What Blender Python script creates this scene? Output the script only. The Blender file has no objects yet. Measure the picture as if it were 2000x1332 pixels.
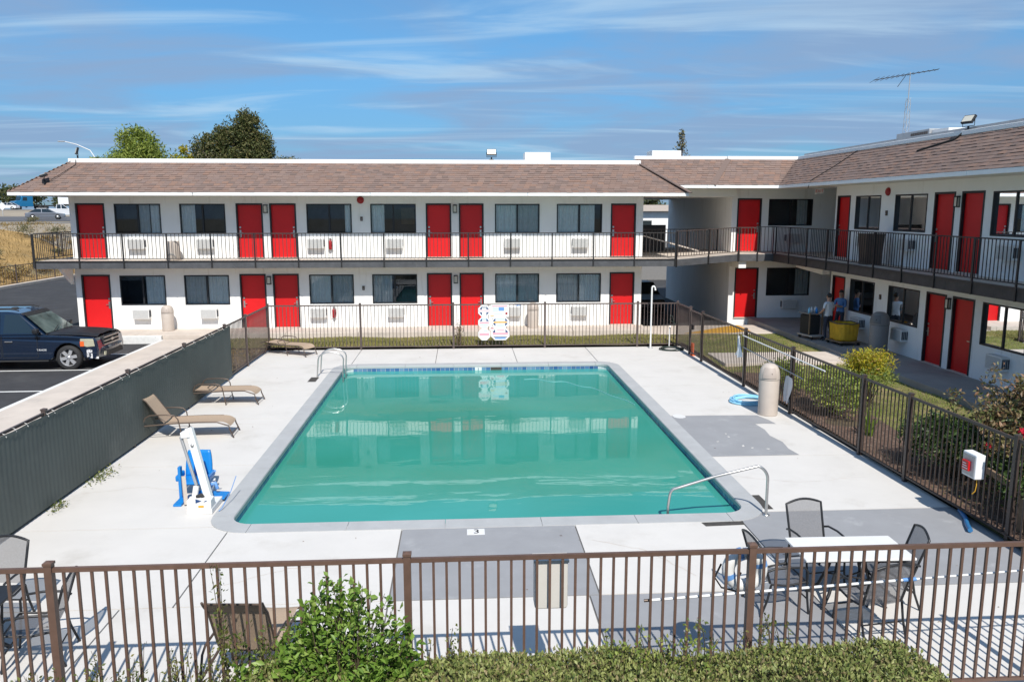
import bpy, bmesh, math, random
import numpy as np
from mathutils import Vector, Matrix, Euler, Quaternion
random.seed(7)
rng = np.random.default_rng(11)
S = bpy.context.scene
C = S.collection
R = math.radians

# ------------------------------------------------------------------ camera
cam_d = bpy.data.cameras.new('camera')
cam = bpy.data.objects.new('camera', cam_d)
C.objects.link(cam)
cam.location = (0, 0, 5.05)
cam.rotation_euler = (math.pi / 2 - 0.1629, 0, -0.0627)
cam_d.sensor_width = 36
cam_d.lens = 36 * 1558.8 / 2000
cam_d.clip_end = 6000
S.camera = cam

# ------------------------------------------------------------------ sky and sun
SUN_EL = R(48.3)
SUN_AZ = R(6.7)          # to the right of straight behind the camera
w = bpy.data.worlds.new('World')
S.world = w
w.use_nodes = True
nt = w.node_tree
nt.nodes.clear()
def wn(t, **k):
    n = nt.nodes.new(t)
    for a, b in k.items():
        setattr(n, a, b)
    return n
L = nt.links.new
sky = wn('ShaderNodeTexSky', sky_type='NISHITA', sun_disc=False, sun_elevation=SUN_EL,
         sun_rotation=math.pi - SUN_AZ, altitude=50, air_density=1.0, dust_density=0.35, ozone_density=3.0)
tc = wn('ShaderNodeTexCoord')
sep = wn('ShaderNodeSeparateXYZ')
L(tc.outputs['Generated'], sep.inputs[0])
zc = wn('ShaderNodeMath', operation='MAXIMUM'); zc.inputs[1].default_value = 0.0
L(sep.outputs['Z'], zc.inputs[0])
za = wn('ShaderNodeMath', operation='ADD'); za.inputs[1].default_value = 0.07
L(zc.outputs[0], za.inputs[0])
dx = wn('ShaderNodeMath', operation='DIVIDE'); L(sep.outputs['X'], dx.inputs[0]); L(za.outputs[0], dx.inputs[1])
dy = wn('ShaderNodeMath', operation='DIVIDE'); L(sep.outputs['Y'], dy.inputs[0]); L(za.outputs[0], dy.inputs[1])
cb = wn('ShaderNodeCombineXYZ'); L(dx.outputs[0], cb.inputs[0]); L(dy.outputs[0], cb.inputs[1])
def cloud(scale, rot, loc, nscale, detail, dist, lo, hi):
    mp = wn('ShaderNodeMapping'); mp.inputs['Scale'].default_value = scale
    mp.inputs['Rotation'].default_value = (0, 0, rot); mp.inputs['Location'].default_value = loc
    L(cb.outputs[0], mp.inputs[0])
    n = wn('ShaderNodeTexNoise'); n.inputs['Scale'].default_value = nscale
    n.inputs['Detail'].default_value = detail; n.inputs['Distortion'].default_value = dist
    n.inputs['Roughness'].default_value = 0.55
    L(mp.outputs[0], n.inputs['Vector'])
    r = wn('ShaderNodeMapRange', interpolation_type='SMOOTHSTEP')
    r.inputs[1].default_value = lo; r.inputs[2].default_value = hi
    L(n.outputs[0], r.inputs[0])
    return r
c1 = cloud((0.50, 0.62, 1), R(-14), (1.3, 4.2, 0), 1.0, 8, 0.9, 0.35, 0.62)     # broad grey veils
c2 = cloud((0.34, 1.15, 1), R(-24), (7.7, 2.1, 0), 1.0, 9, 1.6, 0.47, 0.74)    # bright cirrus streaks
def mx(fac, a, b, f=None):
    m = wn('ShaderNodeMix', data_type='RGBA')
    if f is not None:
        mu = wn('ShaderNodeMath', operation='MULTIPLY'); mu.inputs[1].default_value = f
        L(fac, mu.inputs[0]); fac = mu.outputs[0]
    L(fac, m.inputs[0])
    for s, i in ((a, 6), (b, 7)):
        if isinstance(s, tuple):
            m.inputs[i].default_value = s
        else:
            L(s, m.inputs[i])
    return m.outputs[2]
skyc = wn('ShaderNodeMix', data_type='RGBA', blend_type='MULTIPLY'); skyc.inputs[0].default_value = 1
L(sky.outputs[0], skyc.inputs[6]); skyc.inputs[7].default_value = SKY_TINT = (0.55, 0.93, 1.13, 1)
hz = wn('ShaderNodeMapRange', interpolation_type='SMOOTHSTEP')      # the horizon band is kept from washing out
hz.inputs[1].default_value = -0.02; hz.inputs[2].default_value = 0.24; hz.inputs[3].default_value = 0.0; hz.inputs[4].default_value = 1.0
L(sep.outputs['Z'], hz.inputs[0])
skyh = wn('ShaderNodeMix', data_type='RGBA', blend_type='MULTIPLY'); skyh.inputs[0].default_value = 1
hc = wn('ShaderNodeMix', data_type='RGBA'); L(hz.outputs[0], hc.inputs[0]); hc.inputs[6].default_value = (0.52, 0.50, 0.64, 1); hc.inputs[7].default_value = (1, 1, 1, 1)
L(skyc.outputs[2], skyh.inputs[6]); L(hc.outputs[2], skyh.inputs[7])
s1 = mx(c1.outputs[0], skyh.outputs[2], (2.45, 3.55, 5.4, 1), 0.82)
s2 = mx(c2.outputs[0], s1, (4.4, 6.1, 7.7, 1), 0.66)
bg = wn('ShaderNodeBackground'); bg.inputs[1].default_value = 0.095
wo = wn('ShaderNodeOutputWorld')
L(s2, bg.inputs[0]); L(bg.outputs[0], wo.inputs[0])

sd = bpy.data.lights.new('sun', 'SUN')
sd.energy = 4.4; sd.angle = R(0.55); sd.color = (1.0, 0.945, 0.865)
sun = bpy.data.objects.new('sun', sd)
C.objects.link(sun)
ldir = Vector((-math.sin(SUN_AZ) * math.cos(SUN_EL), math.cos(SUN_AZ) * math.cos(SUN_EL), -math.sin(SUN_EL)))
sun.rotation_euler = ldir.to_track_quat('-Z', 'Y').to_euler()
sun.location = (0, -20, 40)

S.view_settings.view_transform = 'Standard'
S.view_settings.look = 'None'
S.view_settings.exposure = 0.26
S.view_settings.gamma = 1
S.view_settings.use_curve_mapping = False
S.cycles.max_bounces = 8
S.cycles.transparent_max_bounces = 24
S.cycles.caustics_reflective = False
S.cycles.caustics_refractive = False
try:
    S.cycles.use_denoising = True
    S.cycles.denoiser = 'OPENIMAGEDENOISE'
except Exception:
    pass

# ------------------------------------------------------------------ helpers
class MB:
    """collects faces for one mesh object"""
    def __init__(self):
        self.v = []; self.f = []; self.m = []; self.cur = 0; self.s = []
    def add(self, verts, faces, smooth=False):
        o = len(self.v)
        self.v.extend(tuple(map(float, p)) for p in verts)
        for f in faces:
            self.f.append(tuple(i + o for i in f)); self.m.append(self.cur); self.s.append(smooth)
    def quad(self, a, b, c, d):
        self.add((a, b, c, d), ((0, 1, 2, 3),))
    def box(self, x0, y0, z0, x1, y1, z1):
        self.add([(x0, y0, z0), (x1, y0, z0), (x1, y1, z0), (x0, y1, z0), (x0, y0, z1), (x1, y0, z1), (x1, y1, z1), (x0, y1, z1)],
                 [(3, 2, 1, 0), (4, 5, 6, 7), (0, 1, 5, 4), (1, 2, 6, 5), (2, 3, 7, 6), (3, 0, 4, 7)])
    def bar(self, p, q, w, h, up=(0, 0, 1)):
        p = Vector(p); q = Vector(q); d = (q - p).normalized(); u = Vector(up)
        s = d.cross(u)
        if s.length < 1e-4: s = d.cross(Vector((0, 1, 0)))
        s.normalize(); u = s.cross(d).normalized()
        s = s * w / 2; u = u * h / 2
        self.add([p - s - u, p + s - u, p + s + u, p - s + u, q - s - u, q + s - u, q + s + u, q - s + u],
                 [(3, 2, 1, 0), (4, 5, 6, 7), (0, 1, 5, 4), (1, 2, 6, 5), (2, 3, 7, 6), (3, 0, 4, 7)])
    def tube(self, pts, r, n=8, closed=False, cap=True):
        pts = [Vector(p) for p in pts]; k = len(pts)
        rs = r if isinstance(r, (list, tuple)) else [r] * k
        vs = []; prev = None
        for i, p in enumerate(pts):
            if closed: t = pts[(i + 1) % k] - pts[i - 1]
            else: t = pts[min(i + 1, k - 1)] - pts[max(i - 1, 0)]
            t.normalize()
            if prev is None:
                a = Vector((0, 0, 1)) if abs(t.z) < .9 else Vector((1, 0, 0))
                u = t.cross(a).normalized()
            else:
                u = (prev - t * prev.dot(t))
                u = u.normalized() if u.length > 1e-6 else t.orthogonal().normalized()
            prev = u; b = t.cross(u)
            for j in range(n):
                an = 2 * math.pi * j / n
                vs.append(p + (u * math.cos(an) + b * math.sin(an)) * rs[i])
        fs = []
        for i in range(k if closed else k - 1):
            a = i * n; c = ((i + 1) % k) * n
            for j in range(n):
                fs.append((a + j, a + (j + 1) % n, c + (j + 1) % n, c + j))
        self.add(vs, fs, True)
        if cap and not closed:
            self.add(vs[:n], [tuple(range(n - 1, -1, -1))]); self.add(vs[-n:], [tuple(range(n))])
    def lathe(self, prof, n=24, c=(0, 0, 0), smooth=True):
        vs = []
        for r, z in prof:
            for j in range(n):
                a = 2 * math.pi * j / n
                vs.append((c[0] + r * math.cos(a), c[1] + r * math.sin(a), c[2] + z))
        fs = []
        for i in range(len(prof) - 1):
            for j in range(n):
                fs.append((i * n + j, i * n + (j + 1) % n, (i + 1) * n + (j + 1) % n, (i + 1) * n + j))
        self.add(vs, fs, smooth)
    def prism(self, poly, fn, a, b):
        """poly of 2-d points; fn(u, v, t) -> xyz; extruded from t=a to t=b"""
        n = len(poly)
        vs = [fn(u, v, a) for u, v in poly] + [fn(u, v, b) for u, v in poly]
        fs = [tuple(range(n - 1, -1, -1)), tuple(range(n, 2 * n))]
        fs += [(i, (i + 1) % n, n + (i + 1) % n, n + i) for i in range(n)]
        self.add(vs, fs)
    def grid(self, fn, nu, nv, smooth=True):
        vs = [fn(i / nu, j / nv) for j in range(nv + 1) for i in range(nu + 1)]
        fs = [(j * (nu + 1) + i, j * (nu + 1) + i + 1, (j + 1) * (nu + 1) + i + 1, (j + 1) * (nu + 1) + i) for j in range(nv) for i in range(nu)]
        self.add(vs, fs, smooth)
    def mesh(self, name, mats):
        me = bpy.data.meshes.new(name)
        me.from_pydata(self.v, [], self.f)
        for m in (mats if isinstance(mats, (list, tuple)) else [mats]): me.materials.append(m)
        me.polygons.foreach_set('material_index', self.m)
        me.polygons.foreach_set('use_smooth', self.s)
        me.update()
        return me
    def build(self, name, mats, parent=None, loc=None, bevel=0, seg=2, normals=False):
        me = self.mesh(name, mats)
        if normals:
            bm = bmesh.new(); bm.from_mesh(me); bmesh.ops.recalc_face_normals(bm, faces=bm.faces); bm.to_mesh(me); bm.free()
        o = link(name, me, parent, loc)
        if bevel:
            b = o.modifiers.new('edges', 'BEVEL'); b.width = bevel; b.segments = seg; b.limit_method = 'ANGLE'; b.angle_limit = R(35)
        return o

def link(name, data, parent=None, loc=None, rot=None, scale=None):
    o = bpy.data.objects.new(name, data)
    C.objects.link(o)
    if parent is not None: o.parent = parent
    if loc is not None: o.location = loc
    if rot is not None: o.rotation_euler = rot
    if scale is not None: o.scale = scale
    return o
def tag(o, label=None, cat=None, group=None, kind=None):
    if label: o['label'] = label
    if cat: o['category'] = cat
    if group: o['group'] = group
    if kind: o['kind'] = kind
    return o
def thing(name, label, cat, loc=(0, 0, 0), rz=0, group=None):
    o = link(name, None, None, loc, (0, 0, rz))
    o.empty_display_size = 0.2
    return tag(o, label, cat, group)
def dup(root, loc, rz=0, label=None, group=None):
    def cp(o, par):
        c = o.copy(); C.objects.link(c); c.parent = par
        for ch in o.children: cp(ch, c)
        return c
    r = cp(root, None)
    r.location = loc; r.rotation_euler = (0, 0, rz)
    if label: r['label'] = label
    if group: r['group'] = group
    return r
def text_obj(name, s, size, mat, parent, loc, rot, ext=0.001, spacing=1.0):
    cu = bpy.data.curves.new('lettering', 'FONT')
    cu.body = s; cu.size = size; cu.extrude = ext; cu.align_x = 'CENTER'; cu.align_y = 'CENTER'; cu.space_character = spacing
    cu.resolution_u = 3
    t = bpy.data.objects.new('lettering_tmp', cu); C.objects.link(t)
    bpy.context.view_layer.update()
    me = bpy.data.meshes.new_from_object(t.evaluated_get(bpy.context.evaluated_depsgraph_get()))
    bpy.data.objects.remove(t); bpy.data.curves.remove(cu)
    me.materials.clear(); me.materials.append(mat)
    return link(name, me, parent, loc, rot)

# ------------------------------------------------------------------ materials
def mat(name, col, rough=0.6, metal=0.0, var=0.0, vscale=6.0, bump=0.0, bscale=60.0, spec=0.5, world=False, coat=0.0,
        dirt=None, dscale=1.2, dlo=0.55, dhi=0.8, rnd=0.0):
    m = bpy.data.materials.new(name); m.use_nodes = True
    t = m.node_tree; n = t.nodes; l = t.links.new
    p = n['Principled BSDF']
    p.inputs['Roughness'].default_value = rough; p.inputs['Metallic'].default_value = metal
    p.inputs['Specular IOR Level'].default_value = spec
    p.inputs['Coat Weight'].default_value = coat
    c4 = (*col, 1)
    p.inputs['Base Color'].default_value = c4
    if world:
        g = n.new('ShaderNodeNewGeometry'); vec = g.outputs['Position']
    else:
        g = n.new('ShaderNodeTexCoord'); vec = g.outputs['Object']
    colout = None
    if var > 0:
        no = n.new('ShaderNodeTexNoise'); no.inputs['Scale'].default_value = vscale; no.inputs['Detail'].default_value = 6; no.inputs['Roughness'].default_value = 0.62
        l(vec, no.inputs['Vector'])
        cr = n.new('ShaderNodeValToRGB')
        cr.color_ramp.elements[0].position = 0.3; cr.color_ramp.elements[1].position = 0.7
        cr.color_ramp.elements[0].color = tuple(max(0, c * (1 - var)) for c in col) + (1,)
        cr.color_ramp.elements[1].color = tuple(min(1, c * (1 + var)) for c in col) + (1,)
        l(no.outputs[0], cr.inputs[0]); colout = cr.outputs[0]
    if dirt is not None:
        no = n.new('ShaderNodeTexNoise'); no.inputs['Scale'].default_value = dscale; no.inputs['Detail'].default_value = 9; no.inputs['Roughness'].default_value = 0.68
        l(vec, no.inputs['Vector'])
        mr = n.new('ShaderNodeMapRange'); mr.interpolation_type = 'SMOOTHSTEP'
        mr.inputs[1].default_value = dlo; mr.inputs[2].default_value = dhi
        l(no.outputs[0], mr.inputs[0])
        mi = n.new('ShaderNodeMix'); mi.data_type = 'RGBA'
        l(mr.outputs[0], mi.inputs[0])
        if colout is not None: l(colout, mi.inputs[6])
        else: mi.inputs[6].default_value = c4
        mi.inputs[7].default_value = (*dirt, 1)
        colout = mi.outputs[2]
    if rnd > 0:
        oi = n.new('ShaderNodeObjectInfo')
        mr = n.new('ShaderNodeMapRange'); mr.inputs[3].default_value = 1 - rnd; mr.inputs[4].default_value = 1 + rnd
        l(oi.outputs['Random'], mr.inputs[0])
        mi = n.new('ShaderNodeMix'); mi.data_type = 'RGBA'; mi.blend_type = 'MULTIPLY'; mi.inputs[0].default_value = 1
        if colout is not None: l(colout, mi.inputs[6])
        else: mi.inputs[6].default_value = c4
        l(mr.outputs[0], mi.inputs[7]); colout = mi.outputs[2]
    if colout is not None: l(colout, p.inputs['Base Color'])
    if bump > 0:
        nb = n.new('ShaderNodeTexNoise'); nb.inputs['Scale'].default_value = bscale; nb.inputs['Detail'].default_value = 5
        l(vec, nb.inputs['Vector'])
        b = n.new('ShaderNodeBump'); b.inputs['Strength'].default_value = bump; b.inputs['Distance'].default_value = 0.02
        l(nb.outputs[0], b.inputs['Height']); l(b.outputs[0], p.inputs['Normal'])
    return m
def leaf_mat(name, cols, rough=0.5, trans=0.25, by_object=False):
    """foliage: every leaf gets its own colour from the list"""
    m = bpy.data.materials.new(name); m.use_nodes = True
    t = m.node_tree; n = t.nodes; l = t.links.new
    p = n['Principled BSDF']; p.inputs['Roughness'].default_value = rough; p.inputs['Specular IOR Level'].default_value = 0.35
    if by_object:
        g = n.new('ShaderNodeObjectInfo'); fac = g.outputs['Random']
    else:
        g = n.new('ShaderNodeNewGeometry'); fac = g.outputs['Random Per Island']
    cr = n.new('ShaderNodeValToRGB'); e = cr.color_ramp.elements
    while len(e) < len(cols): e.new(0.5)
    for i, c in enumerate(cols):
        e[i].position = i / max(1, len(cols) - 1); e[i].color = (*c, 1)
    l(fac, cr.inputs[0]); l(cr.outputs[0], p.inputs['Base Color'])
    tr = n.new('ShaderNodeBsdfTranslucent'); l(cr.outputs[0], tr.inputs[0])
    mx_ = n.new('ShaderNodeMixShader'); mx_.inputs[0].default_value = trans
    l(p.outputs[0], mx_.inputs[1]); l(tr.outputs[0], mx_.inputs[2])
    l(mx_.outputs[0], n['Material Output'].inputs[0])
    return m
def mesh_fabric(name, col, cover=0.6, rough=0.7):
    """woven sling fabric that lets part of the light through"""
    m = mat(name, col, rough, var=0.12, vscale=40, bump=0.2, bscale=300)
    t = m.node_tree; n = t.nodes; l = t.links.new
    tr = n.new('ShaderNodeBsdfTransparent'); mx_ = n.new('ShaderNodeMixShader'); mx_.inputs[0].default_value = cover
    l(tr.outputs[0], mx_.inputs[1]); l(n['Principled BSDF'].outputs[0], mx_.inputs[2]); l(mx_.outputs[0], n['Material Output'].inputs[0])
    return m
def glass_mat(name, tint=(0.55, 0.62, 0.66), ior=1.52, boost=1.0):
    m = bpy.data.materials.new(name); m.use_nodes = True
    t = m.node_tree; n = t.nodes; l = t.links.new
    n.remove(n['Principled BSDF'])
    gl = n.new('ShaderNodeBsdfGlossy'); gl.inputs['Roughness'].default_value = 0.015; gl.inputs[0].default_value = (0.9, 0.95, 1, 1)
    tr = n.new('ShaderNodeBsdfTransparent'); tr.inputs[0].default_value = (*tint, 1)
    fr = n.new('ShaderNodeFresnel'); fr.inputs[0].default_value = ior
    no = n.new('ShaderNodeTexNoise'); no.inputs['Scale'].default_value = 0.9
    b = n.new('ShaderNodeBump'); b.inputs['Strength'].default_value = 0.02; l(no.outputs[0], b.inputs['Height']); l(b.outputs[0], gl.inputs['Normal'])
    mu = n.new('ShaderNodeMath'); mu.operation = 'MULTIPLY_ADD'; mu.inputs[1].default_value = boost; mu.inputs[2].default_value = 0.03
    l(fr.outputs[0], mu.inputs[0])
    mx_ = n.new('ShaderNodeMixShader'); l(mu.outputs[0], mx_.inputs[0]); l(tr.outputs[0], mx_.inputs[1]); l(gl.outputs[0], mx_.inputs[2])
    l(mx_.outputs[0], n['Material Output'].inputs[0])
    return m

M = {}
M['wall'] = mat('white_stucco', (0.86, 0.86, 0.845), 0.85, var=0.025, vscale=1.3, bump=0.12, bscale=90, spec=0.2, world=True, dirt=(0.70, 0.68, 0.64), dscale=0.6, dlo=0.6, dhi=0.95)
def streak(m, col, amount):
    t = m.node_tree; n = t.nodes; l = t.links.new; p = n['Principled BSDF']
    src = p.inputs['Base Color'].links[0].from_socket
    g = n.new('ShaderNodeNewGeometry'); mp = n.new('ShaderNodeMapping'); mp.inputs['Scale'].default_value = (2.6, 2.6, 0.28); l(g.outputs['Position'], mp.inputs[0])
    no = n.new('ShaderNodeTexNoise'); no.inputs['Scale'].default_value = 1.6; no.inputs['Detail'].default_value = 7; no.inputs['Roughness'].default_value = 0.65; l(mp.outputs[0], no.inputs['Vector'])
    mr = n.new('ShaderNodeMapRange'); mr.interpolation_type = 'SMOOTHSTEP'; mr.inputs[1].default_value = 0.55; mr.inputs[2].default_value = 0.82; mr.inputs[4].default_value = amount; l(no.outputs[0], mr.inputs[0])
    mi = n.new('ShaderNodeMix'); mi.data_type = 'RGBA'; l(mr.outputs[0], mi.inputs[0]); l(src, mi.inputs[6]); mi.inputs[7].default_value = (*col, 1); l(mi.outputs[2], p.inputs['Base Color'])
streak(M['wall'], (0.50, 0.47, 0.42), 0.55)
M['soffit'] = mat('soffit_paint', (0.80, 0.785, 0.74), 0.8, var=0.03, vscale=2, bump=0.05, bscale=60, world=True)
M['fascia'] = mat('white_fascia_paint', (0.82, 0.83, 0.83), 0.55, var=0.03, vscale=3, world=True, dirt=(0.66, 0.66, 0.64), dscale=2.2, dlo=0.62, dhi=0.9)
M['door'] = mat('red_door_paint', (0.62, 0.004, 0.006), 0.5, var=0.05, vscale=2.5, bump=0.03, bscale=40, rnd=0.08)
M['dframe'] = mat('dark_trim_paint', (0.014, 0.016, 0.020), 0.5, var=0.2, vscale=8)
M['steel'] = mat('brushed_steel', (0.55, 0.54, 0.52), 0.32, 0.9, var=0.12, vscale=30)
M['chrome'] = mat('stainless_tube', (0.60, 0.59, 0.57), 0.34, 0.9, var=0.06, vscale=12)
M['glass'] = glass_mat('window_glass', (0.93, 0.96, 0.97), 1.42, 1.0)
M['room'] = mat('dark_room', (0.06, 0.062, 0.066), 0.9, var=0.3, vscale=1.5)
M['curtain'] = mat('curtain_cloth', (0.90, 0.92, 0.90), 0.85, var=0.06, vscale=9)
M['curtain2'] = mat('screen_dimmed_curtain_cloth', (0.55, 0.58, 0.58), 0.85, var=0.08, vscale=9)  # same curtain; dimming by the insect screen is put into the colour
M['black'] = mat('black_railing_paint', (0.018, 0.017, 0.018), 0.45, var=0.25, vscale=20)
M['raildark'] = mat('dark_balcony_rail_paint', (0.045, 0.040, 0.038), 0.45, var=0.2, vscale=14)
M['bronze_rail'] = mat('bronze_railing_paint', (0.090, 0.068, 0.062), 0.45, var=0.2, vscale=14, rnd=0.12)
M['brown'] = mat('brown_fence_paint', (0.125, 0.074, 0.054), 0.5, var=0.14, vscale=9, bump=0.04, bscale=70, rnd=0.10, dirt=(0.16, 0.12, 0.10), dscale=5, dlo=0.66, dhi=0.85)
M['slabedge'] = mat('grey_balcony_fascia', (0.075, 0.078, 0.086), 0.7, var=0.22, vscale=3.5, bump=0.25, bscale=14, world=True, dirt=(0.2, 0.2, 0.2), dscale=6, dlo=0.62, dhi=0.8)
M['brownedge'] = mat('weathered_brown_fascia', (0.06, 0.049, 0.045), 0.75, var=0.25, vscale=3.5, bump=0.25, bscale=14, world=True)
M['walk'] = mat('walkway_concrete', (0.58, 0.51, 0.445), 0.85, var=0.09, vscale=1.6, bump=0.1, bscale=70, world=True, dirt=(0.34, 0.31, 0.28), dscale=1.1, dlo=0.55, dhi=0.85)
M['deck'] = mat('painted_deck_concrete', (0.635, 0.615, 0.585), 0.75, var=0.035, vscale=1.1, bump=0.10, bscale=85, world=True, dirt=(0.50, 0.475, 0.435), dscale=0.75, dlo=0.50, dhi=0.84)
M['deckgrey'] = mat('grey_deck_paint', (0.30, 0.305, 0.318), 0.7, var=0.06, vscale=1.8, bump=0.10, bscale=85, world=True, dirt=(0.42, 0.425, 0.435), dscale=1.6, dlo=0.55, dhi=0.80)
M['joint'] = mat('dark_joint_filler', (0.17, 0.165, 0.16), 0.9, var=0.15, vscale=8, world=True)  # dark filler in the gaps between deck slabs
M['coping'] = mat('grey_coping', (0.41, 0.42, 0.425), 0.75, var=0.07, vscale=2.2, bump=0.15, bscale=70, world=True, dirt=(0.56, 0.57, 0.575), dscale=3, dlo=0.6, dhi=0.85)
M['asphalt'] = mat('asphalt', (0.040, 0.040, 0.043), 0.9, var=0.22, vscale=1.4, bump=0.3, bscale=120, world=True, dirt=(0.062, 0.062, 0.064), dscale=0.5, dlo=0.5, dhi=0.7)
M['line'] = mat('white_road_paint', (0.72, 0.72, 0.70), 0.7, var=0.08, vscale=9, world=True, dirt=(0.3, 0.3, 0.3), dscale=9, dlo=0.62, dhi=0.75)
M['yellow'] = mat('yellow_kerb_paint', (0.68, 0.36, 0.03), 0.7, var=0.12, vscale=5, world=True, dirt=(0.4, 0.3, 0.15), dscale=4, dlo=0.6, dhi=0.8)
M['tan'] = mat('beige_plastic', (0.52, 0.455, 0.40), 0.55, var=0.04, vscale=5, bump=0.06, bscale=120)
M['greyplastic'] = mat('grey_plastic', (0.22, 0.215, 0.21), 0.55, var=0.05, vscale=5, bump=0.06, bscale=120)
M['white'] = mat('white_plastic', (0.74, 0.74, 0.73), 0.4, var=0.03, vscale=6)
M['grille'] = mat('grey_grille', (0.30, 0.30, 0.31), 0.6, var=0.1, vscale=20)
M['acgrille'] = mat('pale_ac_grille', (0.56, 0.56, 0.55), 0.6, var=0.08, vscale=20)
M['lens'] = mat('pale_lamp_lens', (0.62, 0.60, 0.52), 0.3, var=0.05)
M['red'] = mat('signal_red', (0.55, 0.008, 0.010), 0.4, var=0.05)
M['darkred'] = mat('alarm_red', (0.32, 0.012, 0.015), 0.45, var=0.1)
M['blue'] = mat('bright_blue_plastic', (0.008, 0.20, 0.56), 0.35, var=0.06, vscale=5)
M['navy'] = mat('navy_print', (0.01, 0.05, 0.16), 0.5)
M['skyblue'] = mat('light_blue_hose', (0.28, 0.60, 0.80), 0.35, var=0.08, vscale=8)
M['midblue'] = mat('sign_blue', (0.13, 0.30, 0.62), 0.5)
M['paleblue'] = mat('sign_pale_blue', (0.50, 0.62, 0.84), 0.5)
M['pink'] = mat('sign_faded_red', (0.80, 0.36, 0.42), 0.5)
M['orange'] = mat('orange_plastic', (0.80, 0.13, 0.02), 0.5, var=0.06)
M['bronze'] = mat('bronze_tube', (0.115, 0.085, 0.068), 0.42, 0.35, var=0.12, vscale=14)
M['sling'] = mat('tan_sling_fabric', (0.42, 0.315, 0.225), 0.8, var=0.07, vscale=30, bump=0.25, bscale=260)
M['charcoal'] = mat('charcoal_tube', (0.028, 0.029, 0.032), 0.42, 0.3, var=0.15, vscale=14)
M['meshfab'] = mesh_fabric('grey_mesh_sling', (0.17, 0.17, 0.18), 0.66)
M['screen'] = None
M['grass'] = mat('lawn_soil', (0.15, 0.145, 0.05), 0.95, var=0.4, vscale=1.2, bump=0.5, bscale=60, world=True, dirt=(0.26, 0.20, 0.10), dscale=0.6, dlo=0.48, dhi=0.65)
M['mulch'] = mat('bark_mulch', (0.115, 0.070, 0.050), 0.95, var=0.5, vscale=14, bump=0.8, bscale=50, world=True, dirt=(0.24, 0.17, 0.13), dscale=9, dlo=0.52, dhi=0.66)
M['dirt'] = mat('bare_dirt', (0.20, 0.15, 0.10), 0.95, var=0.25, vscale=2.2, bump=0.5, bscale=30, world=True, dirt=(0.10, 0.10, 0.04), dscale=0.9, dlo=0.45, dhi=0.6)
M['ground'] = mat('ground_earth', (0.15, 0.13, 0.085), 0.95, var=0.25, vscale=0.05, bump=0.2, bscale=2, world=True)
M['bark'] = mat('tree_bark', (0.11, 0.085, 0.065), 0.9, var=0.3, vscale=6, bump=0.8, bscale=25)
M['stem'] = mat('shrub_stem', (0.10, 0.075, 0.045), 0.85, var=0.3, vscale=10)
M['skin'] = mat('skin', (0.46, 0.26, 0.18), 0.55, var=0.05, vscale=20)
M['hair'] = mat('dark_hair', (0.012, 0.010, 0.009), 0.55, var=0.3, vscale=60)
M['tshirt'] = mat('white_tshirt', (0.66, 0.68, 0.70), 0.85, var=0.04, vscale=14)
M['blueshirt'] = mat('blue_shirt', (0.10, 0.22, 0.46), 0.85, var=0.08, vscale=14)
M['jeans'] = mat('dark_jeans', (0.030, 0.038, 0.060), 0.85, var=0.15, vscale=18)
M['canvas'] = mat('yellow_cart_canvas', (0.62, 0.36, 0.02), 0.75, var=0.16, vscale=5, bump=0.15, bscale=20)
M['wood'] = mat('brown_board', (0.22, 0.15, 0.095), 0.7, var=0.2, vscale=6)
M['cloth'] = mat('white_cloth', (0.76, 0.77, 0.79), 0.85, var=0.04, vscale=8)
M['darkhole'] = mat('dark_slot', (0.060, 0.055, 0.050), 0.8, var=0.2, vscale=12)
M['rubber'] = mat('black_rubber', (0.022, 0.022, 0.023), 0.75, var=0.15, vscale=14)
M['hose'] = mat('green_black_hose', (0.030, 0.045, 0.040), 0.45, var=0.2, vscale=12)
M['roofflat'] = mat('white_roof_coating', (0.72, 0.73, 0.73), 0.7, var=0.05, vscale=1.2, world=True)
M['unit'] = mat('galvanised_unit', (0.40, 0.41, 0.42), 0.5, 0.4, var=0.1, vscale=4)
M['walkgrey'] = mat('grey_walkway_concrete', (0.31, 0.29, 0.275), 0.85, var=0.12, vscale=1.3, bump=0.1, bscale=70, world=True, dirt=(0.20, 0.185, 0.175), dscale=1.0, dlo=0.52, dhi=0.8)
M['sidefence'] = mat('shaded_brown_fence_paint', (0.056, 0.041, 0.036), 0.42, var=0.2, vscale=14, rnd=0.12)  # brown fence paint darkened: shade of its unlit side put into the colour
# ------------------------------------------------------------------ more materials
def shingle_mat(name, by_object):
    return leaf_mat(name, [(0.228, 0.152, 0.122), (0.192, 0.138, 0.118), (0.248, 0.157, 0.120), (0.206, 0.150, 0.132), (0.168, 0.124, 0.108), (0.236, 0.166, 0.138), (0.200, 0.146, 0.128), (0.216, 0.143, 0.116)], 0.9, 0.0, by_object)
M['shingle'] = shingle_mat('asphalt_shingle', True)
M['shingle_rest'] = shingle_mat('asphalt_shingle_mix', False)
M['screen'] = mat('green_windscreen_cloth', (0.090, 0.106, 0.098), 0.85, var=0.10, vscale=1.1, bump=0.3, bscale=180, world=True, dirt=(0.125, 0.140, 0.130), dscale=0.8, dlo=0.5, dhi=0.75)

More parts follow.
